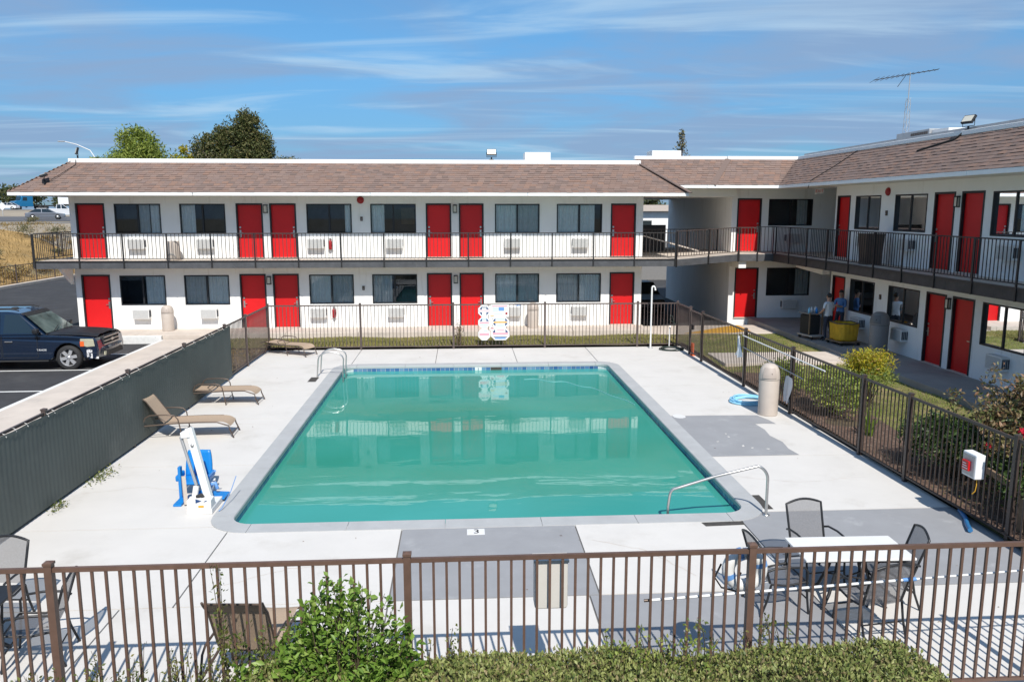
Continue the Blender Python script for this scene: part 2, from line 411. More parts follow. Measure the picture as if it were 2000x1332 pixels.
def water_mat():
    m = bpy.data.materials.new('murky_pool_water'); m.use_nodes = True
    t = m.node_tree; n = t.nodes; l = t.links.new
    p = n['Principled BSDF']
    p.inputs['Roughness'].default_value = 0.015; p.inputs['IOR'].default_value = 1.333; p.inputs['Specular IOR Level'].default_value = 0.5
    g = n.new('ShaderNodeNewGeometry')
    no = n.new('ShaderNodeTexNoise'); no.inputs['Scale'].default_value = 0.28; no.inputs['Detail'].default_value = 3
    l(g.outputs['Position'], no.inputs['Vector'])
    cr = n.new('ShaderNodeValToRGB')
    cr.color_ramp.elements[0].position = 0.32; cr.color_ramp.elements[1].position = 0.70
    cr.color_ramp.elements[0].color = (0.036, 0.265, 0.195, 1); cr.color_ramp.elements[1].color = (0.048, 0.315, 0.252, 1)
    l(no.outputs[0], cr.inputs[0])
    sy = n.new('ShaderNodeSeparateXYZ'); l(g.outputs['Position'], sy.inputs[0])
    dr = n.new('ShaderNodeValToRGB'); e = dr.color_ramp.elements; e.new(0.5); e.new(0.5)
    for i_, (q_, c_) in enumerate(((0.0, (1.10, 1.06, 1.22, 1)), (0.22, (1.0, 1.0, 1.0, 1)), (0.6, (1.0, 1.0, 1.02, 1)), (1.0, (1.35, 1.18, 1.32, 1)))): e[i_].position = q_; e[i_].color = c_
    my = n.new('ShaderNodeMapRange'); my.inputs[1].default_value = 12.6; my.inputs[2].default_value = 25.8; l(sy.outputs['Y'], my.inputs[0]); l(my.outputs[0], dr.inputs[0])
    mm = n.new('ShaderNodeMix'); mm.data_type = 'RGBA'; mm.blend_type = 'MULTIPLY'; mm.inputs[0].default_value = 1      # murk colour along the pool: lighter at both ends, most at the far one
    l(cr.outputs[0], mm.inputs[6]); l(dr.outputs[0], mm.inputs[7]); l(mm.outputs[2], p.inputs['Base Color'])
    mp = n.new('ShaderNodeMapping'); mp.inputs['Scale'].default_value = (0.55, 1.5, 1)
    l(g.outputs['Position'], mp.inputs[0])
    n1 = n.new('ShaderNodeTexNoise'); n1.inputs['Scale'].default_value = 0.55; n1.inputs['Detail'].default_value = 2.5; n1.inputs['Distortion'].default_value = 0.5
    l(mp.outputs[0], n1.inputs['Vector'])
    n2 = n.new('ShaderNodeTexNoise'); n2.inputs['Scale'].default_value = 3.4; n2.inputs['Detail'].default_value = 2
    l(mp.outputs[0], n2.inputs['Vector'])
    b1 = n.new('ShaderNodeBump'); b1.inputs['Strength'].default_value = 0.11; b1.inputs['Distance'].default_value = 0.06
    b2 = n.new('ShaderNodeBump'); b2.inputs['Strength'].default_value = 0.018; b2.inputs['Distance'].default_value = 0.03
    l(n1.outputs[0], b1.inputs['Height']); l(n2.outputs[0], b2.inputs['Height']); l(b1.outputs[0], b2.inputs['Normal'])
    l(b2.outputs[0], p.inputs['Normal'])
    return m
M['water'] = water_mat()
def tile_mat():
    m = leaf_mat('blue_pool_tile', [(0.035, 0.10, 0.26), (0.10, 0.20, 0.36), (0.05, 0.13, 0.30), (0.16, 0.27, 0.40), (0.03, 0.08, 0.22)], 0.25, 0.0, True)
    return m
M['tile'] = tile_mat()
M['grout'] = mat('pale_grout', (0.55, 0.58, 0.60), 0.8, var=0.06, vscale=8)

def sheet(name, pts, m, z=None, kind='structure', parent=None):
    b = MB()
    b.add([(p[0], p[1], z if z is not None else p[2]) for p in pts], [tuple(range(len(pts)))])
    o = b.build(name, m, parent)
    if kind: o['kind'] = kind
    return o
def blockobj(name, x0, y0, z0, x1, y1, z1, m, kind=None, parent=None, bevel=0):
    b = MB(); b.box(x0, y0, z0, x1, y1, z1)
    o = b.build(name, m, parent, bevel=bevel)
    if kind: o['kind'] = kind
    return o

# ------------------------------------------------------------------ ground, lot, walkways
gb = MB()
for (x0, y0, x1, y1) in ((-3000, -400, 3000, 11.9), (-3000, 26.5, 3000, 5000), (-3000, 11.9, -4.3, 26.5), (5.2, 11.9, 3000, 26.5)):
    gb.quad((x0, y0, -.14), (x1, y0, -.14), (x1, y1, -.14), (x0, y1, -.14))
gb.build('ground', M['ground'])['kind'] = 'structure'
for (nm, x0, y0, x1, y1) in (('parking_lot', -29.8, 2, -11.62, 31.17), ('driveway', -29.8, 31.17, -15.5, 90), ('rear_lot', -15.5, 45.5, 40, 90), ('passage_drive', 7.6, 33.7, 11.84, 45.5)):
    sheet(nm, [(x0, y0, 0), (x1, y0, 0), (x1, y1, 0), (x0, y1, 0)], M['asphalt'], {'parking_lot': -0.05, 'driveway': -0.054, 'rear_lot': -0.05, 'passage_drive': 0.0}[nm])
for (pts, nm) in (([(-30, 25.72), (-11.68, 26.02), (-11.68, 26.14), (-30, 25.84)], 'stall_line'),
                  ([(-30, 28.78), (-11.68, 28.90), (-11.68, 29.02), (-30, 28.90)], 'stall_line'),
                  ([(-30, 22.62), (-11.68, 22.95), (-11.68, 23.07), (-30, 22.74)], 'stall_line'),
                  ([(-30, 19.5), (-11.68, 19.8), (-11.68, 19.92), (-30, 19.62)], 'stall_line')):
    sheet(nm, pts, M['line'], -0.046)
# west walkway and its white kerb
blockobj('west_walkway', -11.50, 2, -0.1, -9.75, 31.2, 0.105, M['walk'], 'structure', bevel=0.015)
blockobj('white_kerb', -11.66, 2, -0.1, -11.502, 31.2, 0.10, M['line'], 'structure', bevel=0.02)
sheet('dirt_strip', [(-9.75, 2, 0), (-7.1, 2, 0), (-7.1, 31.4, 0), (-9.75, 31.4, 0)], M['dirt'], 0.02)
wk = link('front_walkway', None); wk['kind'] = 'structure'
x = -15.5
while x < 7.4:
    x1 = min(x + 2.85, 7.55)
    blockobj('concrete_slab', x + .006, 31.45 if x > -11.6 else 31.36, -0.1, x1 - .006, 32.965, 0.27, M['walk'], None, wk, bevel=0.012)
    x = x1
blockobj('kerb_edge', -15.5, 31.18, -0.1, -11.6, 31.355, 0.245, M['line'], None, wk, bevel=0.015)
blockobj('passage_apron', 7.56, 31.45, -0.1, 12.775, 33.7, 0.10, M['walk'], 'structure', bevel=0.012)
sheet('yellow_kerb_marking', [(8.95, 31.47), (11.35, 33.35), (11.92, 33.66), (11.92, 32.0), (10.9, 31.47)], M['yellow'], 0.104)
ew = link('east_walkway', None); ew['kind'] = 'structure'
y = 4.0
while y < 34.7:
    y1 = min(y + 3.06, 34.8)
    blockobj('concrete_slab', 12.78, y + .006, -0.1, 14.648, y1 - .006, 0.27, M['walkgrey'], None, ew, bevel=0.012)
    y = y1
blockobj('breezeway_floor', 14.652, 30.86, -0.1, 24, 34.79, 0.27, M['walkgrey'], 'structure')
blockobj('gate_path', 8.45, 24.75, -0.1, 12.775, 26.7, 0.17, M['walk'], 'structure', bevel=0.015)
# lawns with real blades
def rise(x, y):
    return 0.02 + 0.018 * math.sin(x * 1.7 + y * .9) + 0.012 * math.sin(y * 2.3 - x)
def lawn(name, x0, y0, x1, y1, m, z=0.03, n=24):
    b = MB()
    b.grid(lambda u, v: (x0 + (x1 - x0) * u, y0 + (y1 - y0) * v, z + rise(x0 + (x1 - x0) * u, y0 + (y1 - y0) * v)), n, n)
    o = b.build(name, m); o['kind'] = 'structure'; return o
lawn('north_lawn', -9.7, 29.2, 8.25, 31.44, M['grass'], 0.05)
lawn('east_lawn', 8.3, 4, 12.775, 31.44, M['grass'], 0.06, 40)
def planting_bed(name, pts, z):
    o = sheet(name, pts, M['mulch'], z); return o
planting_bed('mulch_bed', [(8.28, 10), (10.3, 10), (10.2, 14), (9.6, 15.5), (9.9, 18), (9.9, 21), (9.1, 23.4), (8.28, 23.6)], 0.128)
M['blade'] = leaf_mat('grass_blade', [(0.20, 0.23, 0.05), (0.29, 0.28, 0.075), (0.39, 0.33, 0.14), (0.16, 0.20, 0.045), (0.46, 0.38, 0.19), (0.24, 0.26, 0.065)], 0.7, 0.3)
M['blade_green'] = leaf_mat('green_grass_blade', [(0.19, 0.28, 0.045), (0.26, 0.33, 0.065), (0.34, 0.35, 0.10), (0.15, 0.24, 0.04), (0.42, 0.36, 0.17), (0.22, 0.31, 0.06)], 0.7, 0.3)
def blades(name, n, region, h=0.05, wdt=0.012, m=None, lean=0.5):
    pts = np.empty((0, 2))
    x0, y0, x1, y1 = region
    P = rng.random((n, 2)) * [x1 - x0, y1 - y0] + [x0, y0]
    a = rng.random(n) * 2 * math.pi; hh = h * (0.5 + rng.random(n)); ln = (rng.random((n, 2)) - .5) * lean * hh[:, None]
    z = np.array([0.05 + rise(p[0], p[1]) for p in P])
    V = np.empty((n, 3, 3))
    V[:, 0, 0] = P[:, 0] - np.cos(a) * wdt; V[:, 0, 1] = P[:, 1] - np.sin(a) * wdt; V[:, 0, 2] = z
    V[:, 1, 0] = P[:, 0] + np.cos(a) * wdt; V[:, 1, 1] = P[:, 1] + np.sin(a) * wdt; V[:, 1, 2] = z
    V[:, 2, 0] = P[:, 0] + ln[:, 0]; V[:, 2, 1] = P[:, 1] + ln[:, 1]; V[:, 2, 2] = z + hh
    me = bpy.data.meshes.new(name)
    me.from_pydata(V.reshape(-1, 3).tolist(), [], np.arange(3 * n).reshape(-1, 3).tolist())
    me.materials.append(m or M['blade'])
    o = link(name, me); o['kind'] = 'stuff'; return o
tag(blades('grass', 26000, (-9.7, 29.25, 8.25, 31.42), 0.05), 'short dry green grass between pool fence and motel walkway', 'grass')
tag(blades('grass', 36000, (8.35, 9, 12.75, 31.2), 0.05, m=M['blade_green']), 'short green grass beside the shaded motel walkway', 'grass')

# ------------------------------------------------------------------ pool deck
deck = link('pool_deck', None); deck['kind'] = 'structure'
sheet('joint_bed', [(-7.2, 6.8), (8.42, 6.8), (8.42, 12.4), (-7.2, 12.4)], M['joint'], -0.02, None, deck)
sheet('joint_bed', [(-7.2, 12.4), (-4.05, 12.4), (-4.05, 29.1), (-7.2, 29.1)], M['joint'], -0.02, None, deck)
sheet('joint_bed', [(4.98, 12.4), (8.42, 12.4), (8.42, 29.1), (4.98, 29.1)], M['joint'], -0.02, None, deck)
sheet('joint_bed', [(-4.05, 26.1), (4.98, 26.1), (4.98, 29.1), (-4.05, 29.1)], M['joint'], -0.02, None, deck)
G = 0.011
for (x0, y0, x1, y1, g) in [(-7.15, 9.84, -3.76, 12.5, 0), (-3.76, 9.84, -1.0, 12.42, 0), (-1.0, 9.84, 1.79, 12.42, 1), (1.79, 9.84, 4.55, 12.42, 0), (4.55, 9.84, 8.40, 12.6, 1),
        (-7.15, 6.9, -4.42, 9.84, 0), (-4.42, 6.9, -1.0, 9.84, 0), (-1.0, 6.9, 1.65, 9.84, 0), (1.65, 6.9, 4.62, 9.84, 1), (4.62, 6.9, 8.42, 9.84, 0),
        (-7.15, 12.5, -4.0, 15.7, 0), (-7.15, 15.7, -4.0, 19.35, 0), (-7.15, 19.35, -4.0, 22.5, 0), (-7.15, 22.5, -4.0, 26.15, 0),
        (4.92, 12.6, 8.38, 15.62, 0), (4.92, 15.62, 8.30, 18.98, 0), (4.92, 18.98, 8.25, 22.4, 0), (4.92, 22.4, 8.2, 26.15, 0),
        (-7.15, 26.15, -3.68, 29.08, 0), (-3.68, 26.15, -.91, 29.08, 0), (-.91, 26.15, 1.83, 29.08, 0), (1.83, 26.15, 4.55, 29.08, 0), (4.55, 26.15, 8.15, 29.08, 0)]:
    o = blockobj('concrete_slab', x0 + G, y0 + G, -0.10, x1 - G, y1 - G, 0.0, M['deckgrey' if g else 'deck'], None, deck)
    if g: o['label'] = 'slab painted grey'
    if (x0, y0) == (4.92, 15.62):
        p = sheet('paint_patch', [(5.10, 18.95), (6.2, 18.95), (7.30, 18.90), (7.42, 18.45), (7.46, 18.08), (7.2, 18.13), (6.96, 18.10), (7.00, 17.6), (6.93, 17.1), (7.02, 16.6), (6.95, 16.1), (7.0, 15.66), (5.10, 15.66)], M['deckgrey'], 0.004, None, o)
        sheet('paint_blotch', [(5.33 + .16 * math.cos(a * .45), 18.9 + .20 * math.sin(a * .45)) for a in range(14)], M['white'], 0.008, None, o)
        for (px, py, s) in ((5.98, 17.3, .05), (5.96, 17.05, .06), (6.05, 16.35, .08), (6.2, 16.2, .05), (6.5, 16.1, .05), (5.6, 16.7, .04)):
            sheet('paint_fleck', [(px + s * (.6 + .4 * math.sin(a * 2.1 + px * 9)) * math.cos(a * .9), py + 2 * s * (.6 + .4 * math.cos(a * 1.7)) * math.sin(a * .9)) for a in range(7)], M['deck'], 0.008, None, o)
lt = MB()
for k in range(70):
    px = random.uniform(-6.9, 8.0); py = random.choice((random.uniform(7.6, 12), random.uniform(12, 28.8)))
    if -4.3 < px < 5.2 and 12.1 < py < 26.4: continue
    a = random.random() * 6.28; s_ = random.uniform(.018, .045)
    lt.add([(px, py, .006), (px + s_ * math.cos(a) * .6 - s_ * .3 * math.sin(a), py + s_ * math.sin(a) * .6 + s_ * .3 * math.cos(a), .016), (px + s_ * 1.4 * math.cos(a), py + s_ * 1.4 * math.sin(a), .008), (px + s_ * math.cos(a) * .6 + s_ * .3 * math.sin(a), py + s_ * math.sin(a) * .6 - s_ * .3 * math.cos(a), .010)], [(0, 1, 2), (0, 2, 3)])
tag(lt.build('leaf_litter', M['wood']), 'scattered small dry leaves lying on the pool deck', 'leaf litter', kind='stuff')
def crack(pts, wd=.006):
    b = MB(); P_ = []
    for (a, c) in zip(pts[:-1], pts[1:]):
        for i in range(8): f = i / 8; P_.append((a[0] + (c[0] - a[0]) * f + random.gauss(0, .02), a[1] + (c[1] - a[1]) * f + random.gauss(0, .02)))
    for i in range(len(P_) - 1):
        d = Vector((P_[i + 1][0] - P_[i][0], P_[i + 1][1] - P_[i][1])); nn = Vector((-d.y, d.x)).normalized() * wd * random.uniform(.3, .7)
        b.quad((P_[i][0] - nn.x, P_[i][1] - nn.y, .003), (P_[i][0] + nn.x, P_[i][1] + nn.y, .003), (P_[i + 1][0] + nn.x, P_[i + 1][1] + nn.y, .003), (P_[i + 1][0] - nn.x, P_[i + 1][1] - nn.y, .003))
    b.build('hairline_crack', M['walk'], deck)
crack([(-6.9, 14.2), (-6.0, 14.5), (-5.2, 14.3), (-4.3, 14.6)]); crack([(-6.6, 18.4), (-5.4, 18.9), (-4.3, 18.7)]); crack([(5.3, 21.0), (6.4, 20.6), (7.2, 20.9)]); crack([(2.0, 11.6), (2.7, 11.2), (3.3, 10.2)], .008); crack([(-3.3, 10.4), (-2.5, 10.9), (-1.5, 11.0)]); crack([(5.2, 14.4), (6.3, 14.0), (7.9, 14.3)])
# dark drain slots beside the handrail corner
sheet('drain_slot', [(5.12, 13.38), (5.28, 13.38), (5.28, 12.70), (5.12, 12.70)], M['darkhole'], 0.005, None, deck)
sheet('drain_slot', [(3.87, 12.19), (4.57, 12.21), (4.55, 12.06), (3.90, 12.03)], M['darkhole'], 0.005, None, deck)
sheet('drain_slot', [(-4.62, 23.55), (-4.38, 23.55), (-4.38, 24.2), (-4.62, 24.2)], M['darkhole'], 0.005, None, deck)

# ------------------------------------------------------------------ swimming pool
pool = thing('swimming_pool', 'large rectangular swimming pool with grey coping, blue tile band and rounded corners', 'swimming pool', (0, 0, 0))
IX0, IX1, IY0, IY1 = -3.82, 4.77, 12.58, 25.85
def ring(off, r0, n=7):
    r = r0 + off; p = []
    for cx, cy, a0 in ((IX1 - r0, IY1 - r0, 0), (IX0 + r0, IY1 - r0, 90), (IX0 + r0, IY0 + r0, 180), (IX1 - r0, IY0 + r0, 270)):
        for i in range(n):
            a = R(a0 + 90 * i / (n - 1)); p.append((cx + r * math.cos(a), cy + r * math.sin(a)))
    return p
def densify(p, m):
    out = []
    for i in range(len(p)):
        a = p[i]; c = p[(i + 1) % len(p)]
        d = math.hypot(c[0] - a[0], c[1] - a[1]); k = m if d > 2 else 1
        out += [(a[0] + (c[0] - a[0]) * j / k, a[1] + (c[1] - a[1]) * j / k) for j in range(k)]
    return out
inn = densify(ring(0, 0.36), 5); out = densify(ring(0.37, 0.36), 5)
cuts = []
nP = len(inn)
starts = [i for i in range(nP) if math.dist(inn[i], inn[(i + 1) % nP]) > 1]   # long runs are cut piece by piece, corners stay whole
segs = []; i = 0
while i < nP:
    if i in starts: segs.append([i, i + 1]); i += 1
    else:
        j = i
        while j < nP and j not in starts: j += 1
        segs.append(list(range(i, j + 1))); i = j
for sg in segs:
    b = MB(); k = len(sg)
    prof = [(0.0, -0.075), (0.0, -0.01), (0.03, 0.012), (0.985, 0.012), (1.0, -0.03)]
    vs = []
    for q, idx in enumerate(sg):
        A = Vector(inn[idx % nP]); B = Vector(out[idx % nP])
        nxt = Vector(inn[sg[min(q + 1, k - 1)] % nP]) - Vector(inn[sg[max(q - 1, 0)] % nP])
        sh = Vector((0, 0))
        if q == 0: sh = nxt.normalized() * .004
        if q == k - 1: sh = -nxt.normalized() * .004
        for (t, z) in prof:
            p = A.lerp(B, t) + sh; vs.append((p.x, p.y, z))
    n5 = len(prof); fs = []
    for q in range(k - 1):
        for j in range(n5 - 1): fs.append((q * n5 + j, q * n5 + j + 1, (q + 1) * n5 + j + 1, (q + 1) * n5 + j))
    fs.append(tuple(range(n5))); fs.append(tuple((k - 1) * n5 + j for j in range(n5)))
    b.add(vs, fs); b.build('coping', M['coping'], pool)
wl = densify(ring(0.02, 0.36), 1)
b = MB()
for i in range(len(wl)):
    a = wl[i]; c = wl[(i + 1) % len(wl)]
    b.quad((a[0], a[1], -0.6), (c[0], c[1], -0.6), (c[0], c[1], -0.07), (a[0], a[1], -0.07))
b.build('pool_wall', M['grout'], pool)
tb = MB(); tb.box(-0.069, -0.008, -0.058, 0.069, 0.008, 0.058); tile_me = tb.mesh('tile', M['tile'])
for k in range(54):
    link('tile', tile_me, pool, (IX0 + .32 + k * .1495, IY1 + .012, -0.135))
for k in range(83):
    for xx in (IX0 - .012, IX1 + .012):
        link('tile', tile_me, pool, (xx, IY0 + .45 + k * .1495, -0.135), (0, 0, R(90)))
# depth marker tiles and the skimmer mouth on the far wall
dm = blockobj('depth_marker', .40, IY1 - .008, -.19, .62, IY1 + .002, -.075, M['white'], None, pool)
text_obj('lettering', '5', .11, M['navy'], dm, (.51, IY1 - .011, -.132), (R(90), 0, 0))
blockobj('skimmer_mouth', .92, IY1 - .006, -.185, 1.28, IY1 + .006, -.08, M['darkhole'], None, pool)
dm = blockobj('depth_marker', .04, 11.93, -.02, .32, 12.15, .006, M['white'], None, pool)
text_obj('lettering', '3', .22, M['black'], dm, (.19, 12.04, .009), (0, 0, 0))
wb = MB()
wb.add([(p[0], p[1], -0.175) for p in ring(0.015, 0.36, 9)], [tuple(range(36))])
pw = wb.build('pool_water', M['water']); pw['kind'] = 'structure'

# ------------------------------------------------------------------ iron fences
def fence(name, label, p0, p1, posts, mt, h=1.65, sp=0.13, cat='fence', group=None, pick=(0, 1), pw=0.0195, skip=None, z0=0.0):
    """posts: distances along the run; pickets fill the run between fractions pick"""
    p0 = Vector((*p0, z0)); p1 = Vector((*p1, z0)); d = (p1 - p0); Ln = d.length; d.normalize()
    t = thing(name, label, cat, p0, math.atan2(d.y, d.x), group)
    pm = MB(); pm.box(-.036, -.036, -.05, .036, .036, h + .03); pm.box(-.043, -.043, h + .03, .043, .043, h + .055)
    pm.add([(-.043, -.043, h + .055), (.043, -.043, h + .055), (.043, .043, h + .055), (-.043, .043, h + .055), (0, 0, h + .072)], [(0, 1, 4), (1, 2, 4), (2, 3, 4), (3, 0, 4)])
    pme = pm.mesh('post', mt)
    for s in posts: link('post', pme, t, (s, 0, 0))
    pc = MB(); pc.box(-pw / 2, -pw / 2, .10, pw / 2, pw / 2, h - .04); cme = pc.mesh('picket', mt)
    edges = sorted(set([0.0] + list(posts) + [Ln]))
    for a, c in zip(edges[:-1], edges[1:]):
        if c - a < .2: continue
        q = MB(); q.box(a + .034, -.019, h - .045, c - .034, .019, h); q.build('top_rail', mt, t)
        q = MB(); q.box(a + .034, -.017, .085, c - .034, .017, .12); q.build('bottom_rail', mt, t)
        k = max(1, round((c - a) / sp))
        for j in range(1, k):
            s = a + (c - a) * j / k
            if pick[0] * Ln <= s <= pick[1] * Ln and not (skip and skip[0] < s < skip[1]):
                link('picket', cme, t, (s, 0, 0))
    return t
fence('iron_fence', 'brown iron fence nearest the camera, running behind the clipped hedge', (-6.2, 7.5), (8.42, 7.5), [2.20, 5.63, 9.12, 12.4], M['brown'], pw=.025)
fence('iron_fence', 'brown iron fence along the far end of the pool deck, carrying the pool rule signs', (-7.0, 29.05), (8.0, 29.05), [0.0, 3.3, 6.67, 10.04, 13.5, 15.0], M['bronze_rail'])
fence('iron_fence', 'brown iron fence on the side of the red rose bush and shaded walkway', (8.42, 7.5), (8.03, 26.02), [0.0, 3.63, 6.43, 8.1, 11.5, 14.65, 18.52], M['sidefence'], pw=.0175)
fence('iron_fence', 'short brown fence run between the pool gate and the far deck corner', (8.02, 27.4), (8.0, 29.05), [0.0], M['bronze_rail'])
gt = fence('pool_gate', 'narrow brown iron gate in the pool fence near the orange post', (8.03, 26.07), (8.02, 27.36), [], M['bronze_rail'], h=1.60, cat='gate')
b = MB(); b.box(1.0, -.05, .92, 1.2, .05, 1.08); b.build('latch', M['black'], gt)
fence('iron_fence', 'brown iron fence on the parking lot side, mostly under the green windscreen', (-7.19, 6.9), (-7.0, 29.05), [0.0, 3.4, 6.8, 10.2, 13.6, 17.0, 19.25], M['bronze_rail'], pick=(0.78, 1))

# green windscreen laced on the parking-side fence
ws = thing('windscreen', 'dark green windscreen cloth laced to the fence beside the parking lot', 'windscreen', (-7.19, 6.9, 0), math.atan2(29.05 - 6.9, .19))
WL = 17.3
def wsf(u, v):
    s = u * WL; z = 0.06 + v * 1.55
    sag = .012 * abs(math.sin(s * math.pi / .9)) * (v ** 6)
    return (s, -.056 - .007 * (.5 + .5 * math.cos(s * 2 * math.pi / .13)) - .012 * math.sin(s * .9) * math.sin(v * 3.1) ** 2, z - sag)
b = MB(); b.grid(wsf, 530, 10); b.build('cloth', M['screen'], ws)
def wsb(u, v):
    a = wsf(u, v); return (a[0], a[1] + .004, a[2])
tie = MB(); tie.tube([(0, -.075, 1.585), (0, -.05, 1.635), (0, .0, 1.655), (0, .022, 1.62)], .0045, 5); tme = tie.mesh('tie', M['white'])
for k in range(58):
    s = .15 + k * .3 + random.uniform(-.05, .05)
    if s < WL and random.random() < .5: link('tie', tme, ws, (s, 0, random.uniform(-.02, .0)))
b = MB(); b.grid(lambda u, v: (u * WL, -.068 - .004 * math.sin(u * WL * 9), 1.575 + v * .05 - .012 * abs(math.sin(u * WL * math.pi / .9))), 300, 1); b.build('hem', M['screen'], ws)
# ------------------------------------------------------------------ motel: shared builders
def frame_far(u, d, z): return (u, 32.97 - d, z)
def frame_east(u, d, z): return (14.65 - d, u, z)
def frame_corner(u, d, z): return (u, 34.8 - d, z)
def fbox(b, P, u0, u1, d0, d1, z0, z1):
    A = P(u0, d0, z0); B = P(u1, d1, z1)
    b.box(min(A[0], B[0]), min(A[1], B[1]), z0, max(A[0], B[0]), max(A[1], B[1]), z1)
def holed_wall(name, parent, P, u0, u1, z0, z1, holes, m, depth=0.16):
    us = sorted({u0, u1} | {h[0] for h in holes} | {h[1] for h in holes})
    zs = sorted({z0, z1} | {h[2] for h in holes} | {h[3] for h in holes})
    us = [u for u in us if u0 <= u <= u1]; zs = [z for z in zs if z0 <= z <= z1]
    b = MB()
    for i in range(len(us) - 1):
        for j in range(len(zs) - 1):
            cu = (us[i] + us[i + 1]) / 2; cz = (zs[j] + zs[j + 1]) / 2
            if any(h[0] < cu < h[1] and h[2] < cz < h[3] for h in holes): continue
            b.quad(P(us[i], 0, zs[j]), P(us[i + 1], 0, zs[j]), P(us[i + 1], 0, zs[j + 1]), P(us[i], 0, zs[j + 1]))
    for a, c, e, f in holes:
        b.quad(P(a, 0, e), P(a, -depth, e), P(a, -depth, f), P(a, 0, f))
        b.quad(P(c, 0, e), P(c, -depth, e), P(c, -depth, f), P(c, 0, f))
        b.quad(P(a, 0, f), P(c, 0, f), P(c, -depth, f), P(a, -depth, f))
        b.quad(P(a, 0, e), P(c, 0, e), P(c, -depth, e), P(a, -depth, e))
    return b.build(name, m, parent)
def door(parent, P, u0, u1, z0, z1, hs):
    """hs: handle on the low-u (-1) or high-u (+1) side"""
    b = MB(); fbox(b, P, u0 + .062, u1 - .062, -.115, -.07, z0 + .025, z1 - .065)
    d = b.build('door', M['door'], parent, bevel=.004)
    b = MB()
    for a, c, e, f in ((u0 + .002, u0 + .06, z0, z1 - .002), (u1 - .06, u1 - .002, z0, z1 - .002), (u0 + .06, u1 - .06, z1 - .063, z1 - .002)):
        fbox(b, P, a, c, -.14, .018, e, f)
    b.build('door_frame', M['dframe'], d)
    b = MB(); hu = (u0 + .125) if hs < 0 else (u1 - .125); hz = z0 + 1.0
    fbox(b, P, hu - .035, hu + .035, -.07, -.058, hz - .16, hz + .12)
    fbox(b, P, min(hu, hu - hs * .12), max(hu, hu - hs * .12), -.03, -.012, hz - .01, hz + .012)
    fbox(b, P, hu - .012, hu + .012, -.06, -.03, hz - .01, hz + .012)
    fbox(b, P, hu - .03, hu + .03, -.07, -.05, hz + .19, hz + .26)
    b.build('door_handle', M['steel'], d)
    b = MB(); fbox(b, P, u0 + .0, u1 - .0, -.13, .045, z0 - .02, z0 + .022); b.build('threshold', M['walk'], d)
    return d
def window(parent, P, u0, u1, z0, z1, curtains, dark=False, inner=None):
    b = MB(); t = .045
    for a, c, e, f in ((u0 + .002, u0 + t, z0 + .002, z1 - .002), (u1 - t, u1 - .002, z0 + .002, z1 - .002), (u0 + t, u1 - t, z1 - t, z1 - .002), (u0 + t, u1 - t, z0 + .002, z0 + t)):
        fbox(b, P, a, c, -.10, .012, e, f)
    um = (u0 + u1) / 2
    fbox(b, P, um - .032, um + .032, -.085, -.012, z0 + t, z1 - t)
    wnd = b.build('window', M['dframe'], parent)
    for k, (a, c) in enumerate(((u0 + t, um - .03), (um + .03, u1 - t))):
        b = MB(); dd = -.04 - .028 * k
        b.quad(P(a, dd, z0 + t), P(c, dd, z0 + t), P(c, dd, z1 - t), P(a, dd, z1 - t)); b.build('pane', M['glass'], wnd)
    W = u1 - u0
    for (f0, f1, kind) in curtains:
        b = MB(); a = u0 + W * f0; c = u0 + W * f1; n = max(10, int((c - a) / .018)); ph = random.random() * 6
        def cf(u, v, a=a, c=c, ph=ph):
            s = a + (c - a) * u
            dd = -.115 - .017 * math.sin(s * 52 + ph) - .012 * math.sin(s * 23 + 1.7 * ph)
            return P(s, dd, z0 + .02 + (z1 - z0 - .04) * v + (.03 * math.sin(s * 8 + ph) if v < .5 else 0))
        b.grid(cf, n, 2); b.build('curtain', M['curtain' if kind == 0 else 'curtain2'], wnd)
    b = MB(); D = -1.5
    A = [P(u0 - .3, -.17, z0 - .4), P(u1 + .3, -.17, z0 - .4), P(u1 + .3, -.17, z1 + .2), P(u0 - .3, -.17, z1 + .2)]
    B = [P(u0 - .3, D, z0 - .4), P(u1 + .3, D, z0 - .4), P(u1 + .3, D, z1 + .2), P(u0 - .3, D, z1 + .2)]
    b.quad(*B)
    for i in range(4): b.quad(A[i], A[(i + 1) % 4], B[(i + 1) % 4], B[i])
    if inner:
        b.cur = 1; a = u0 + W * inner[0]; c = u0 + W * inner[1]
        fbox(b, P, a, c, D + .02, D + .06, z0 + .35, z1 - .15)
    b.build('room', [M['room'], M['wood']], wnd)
    return wnd
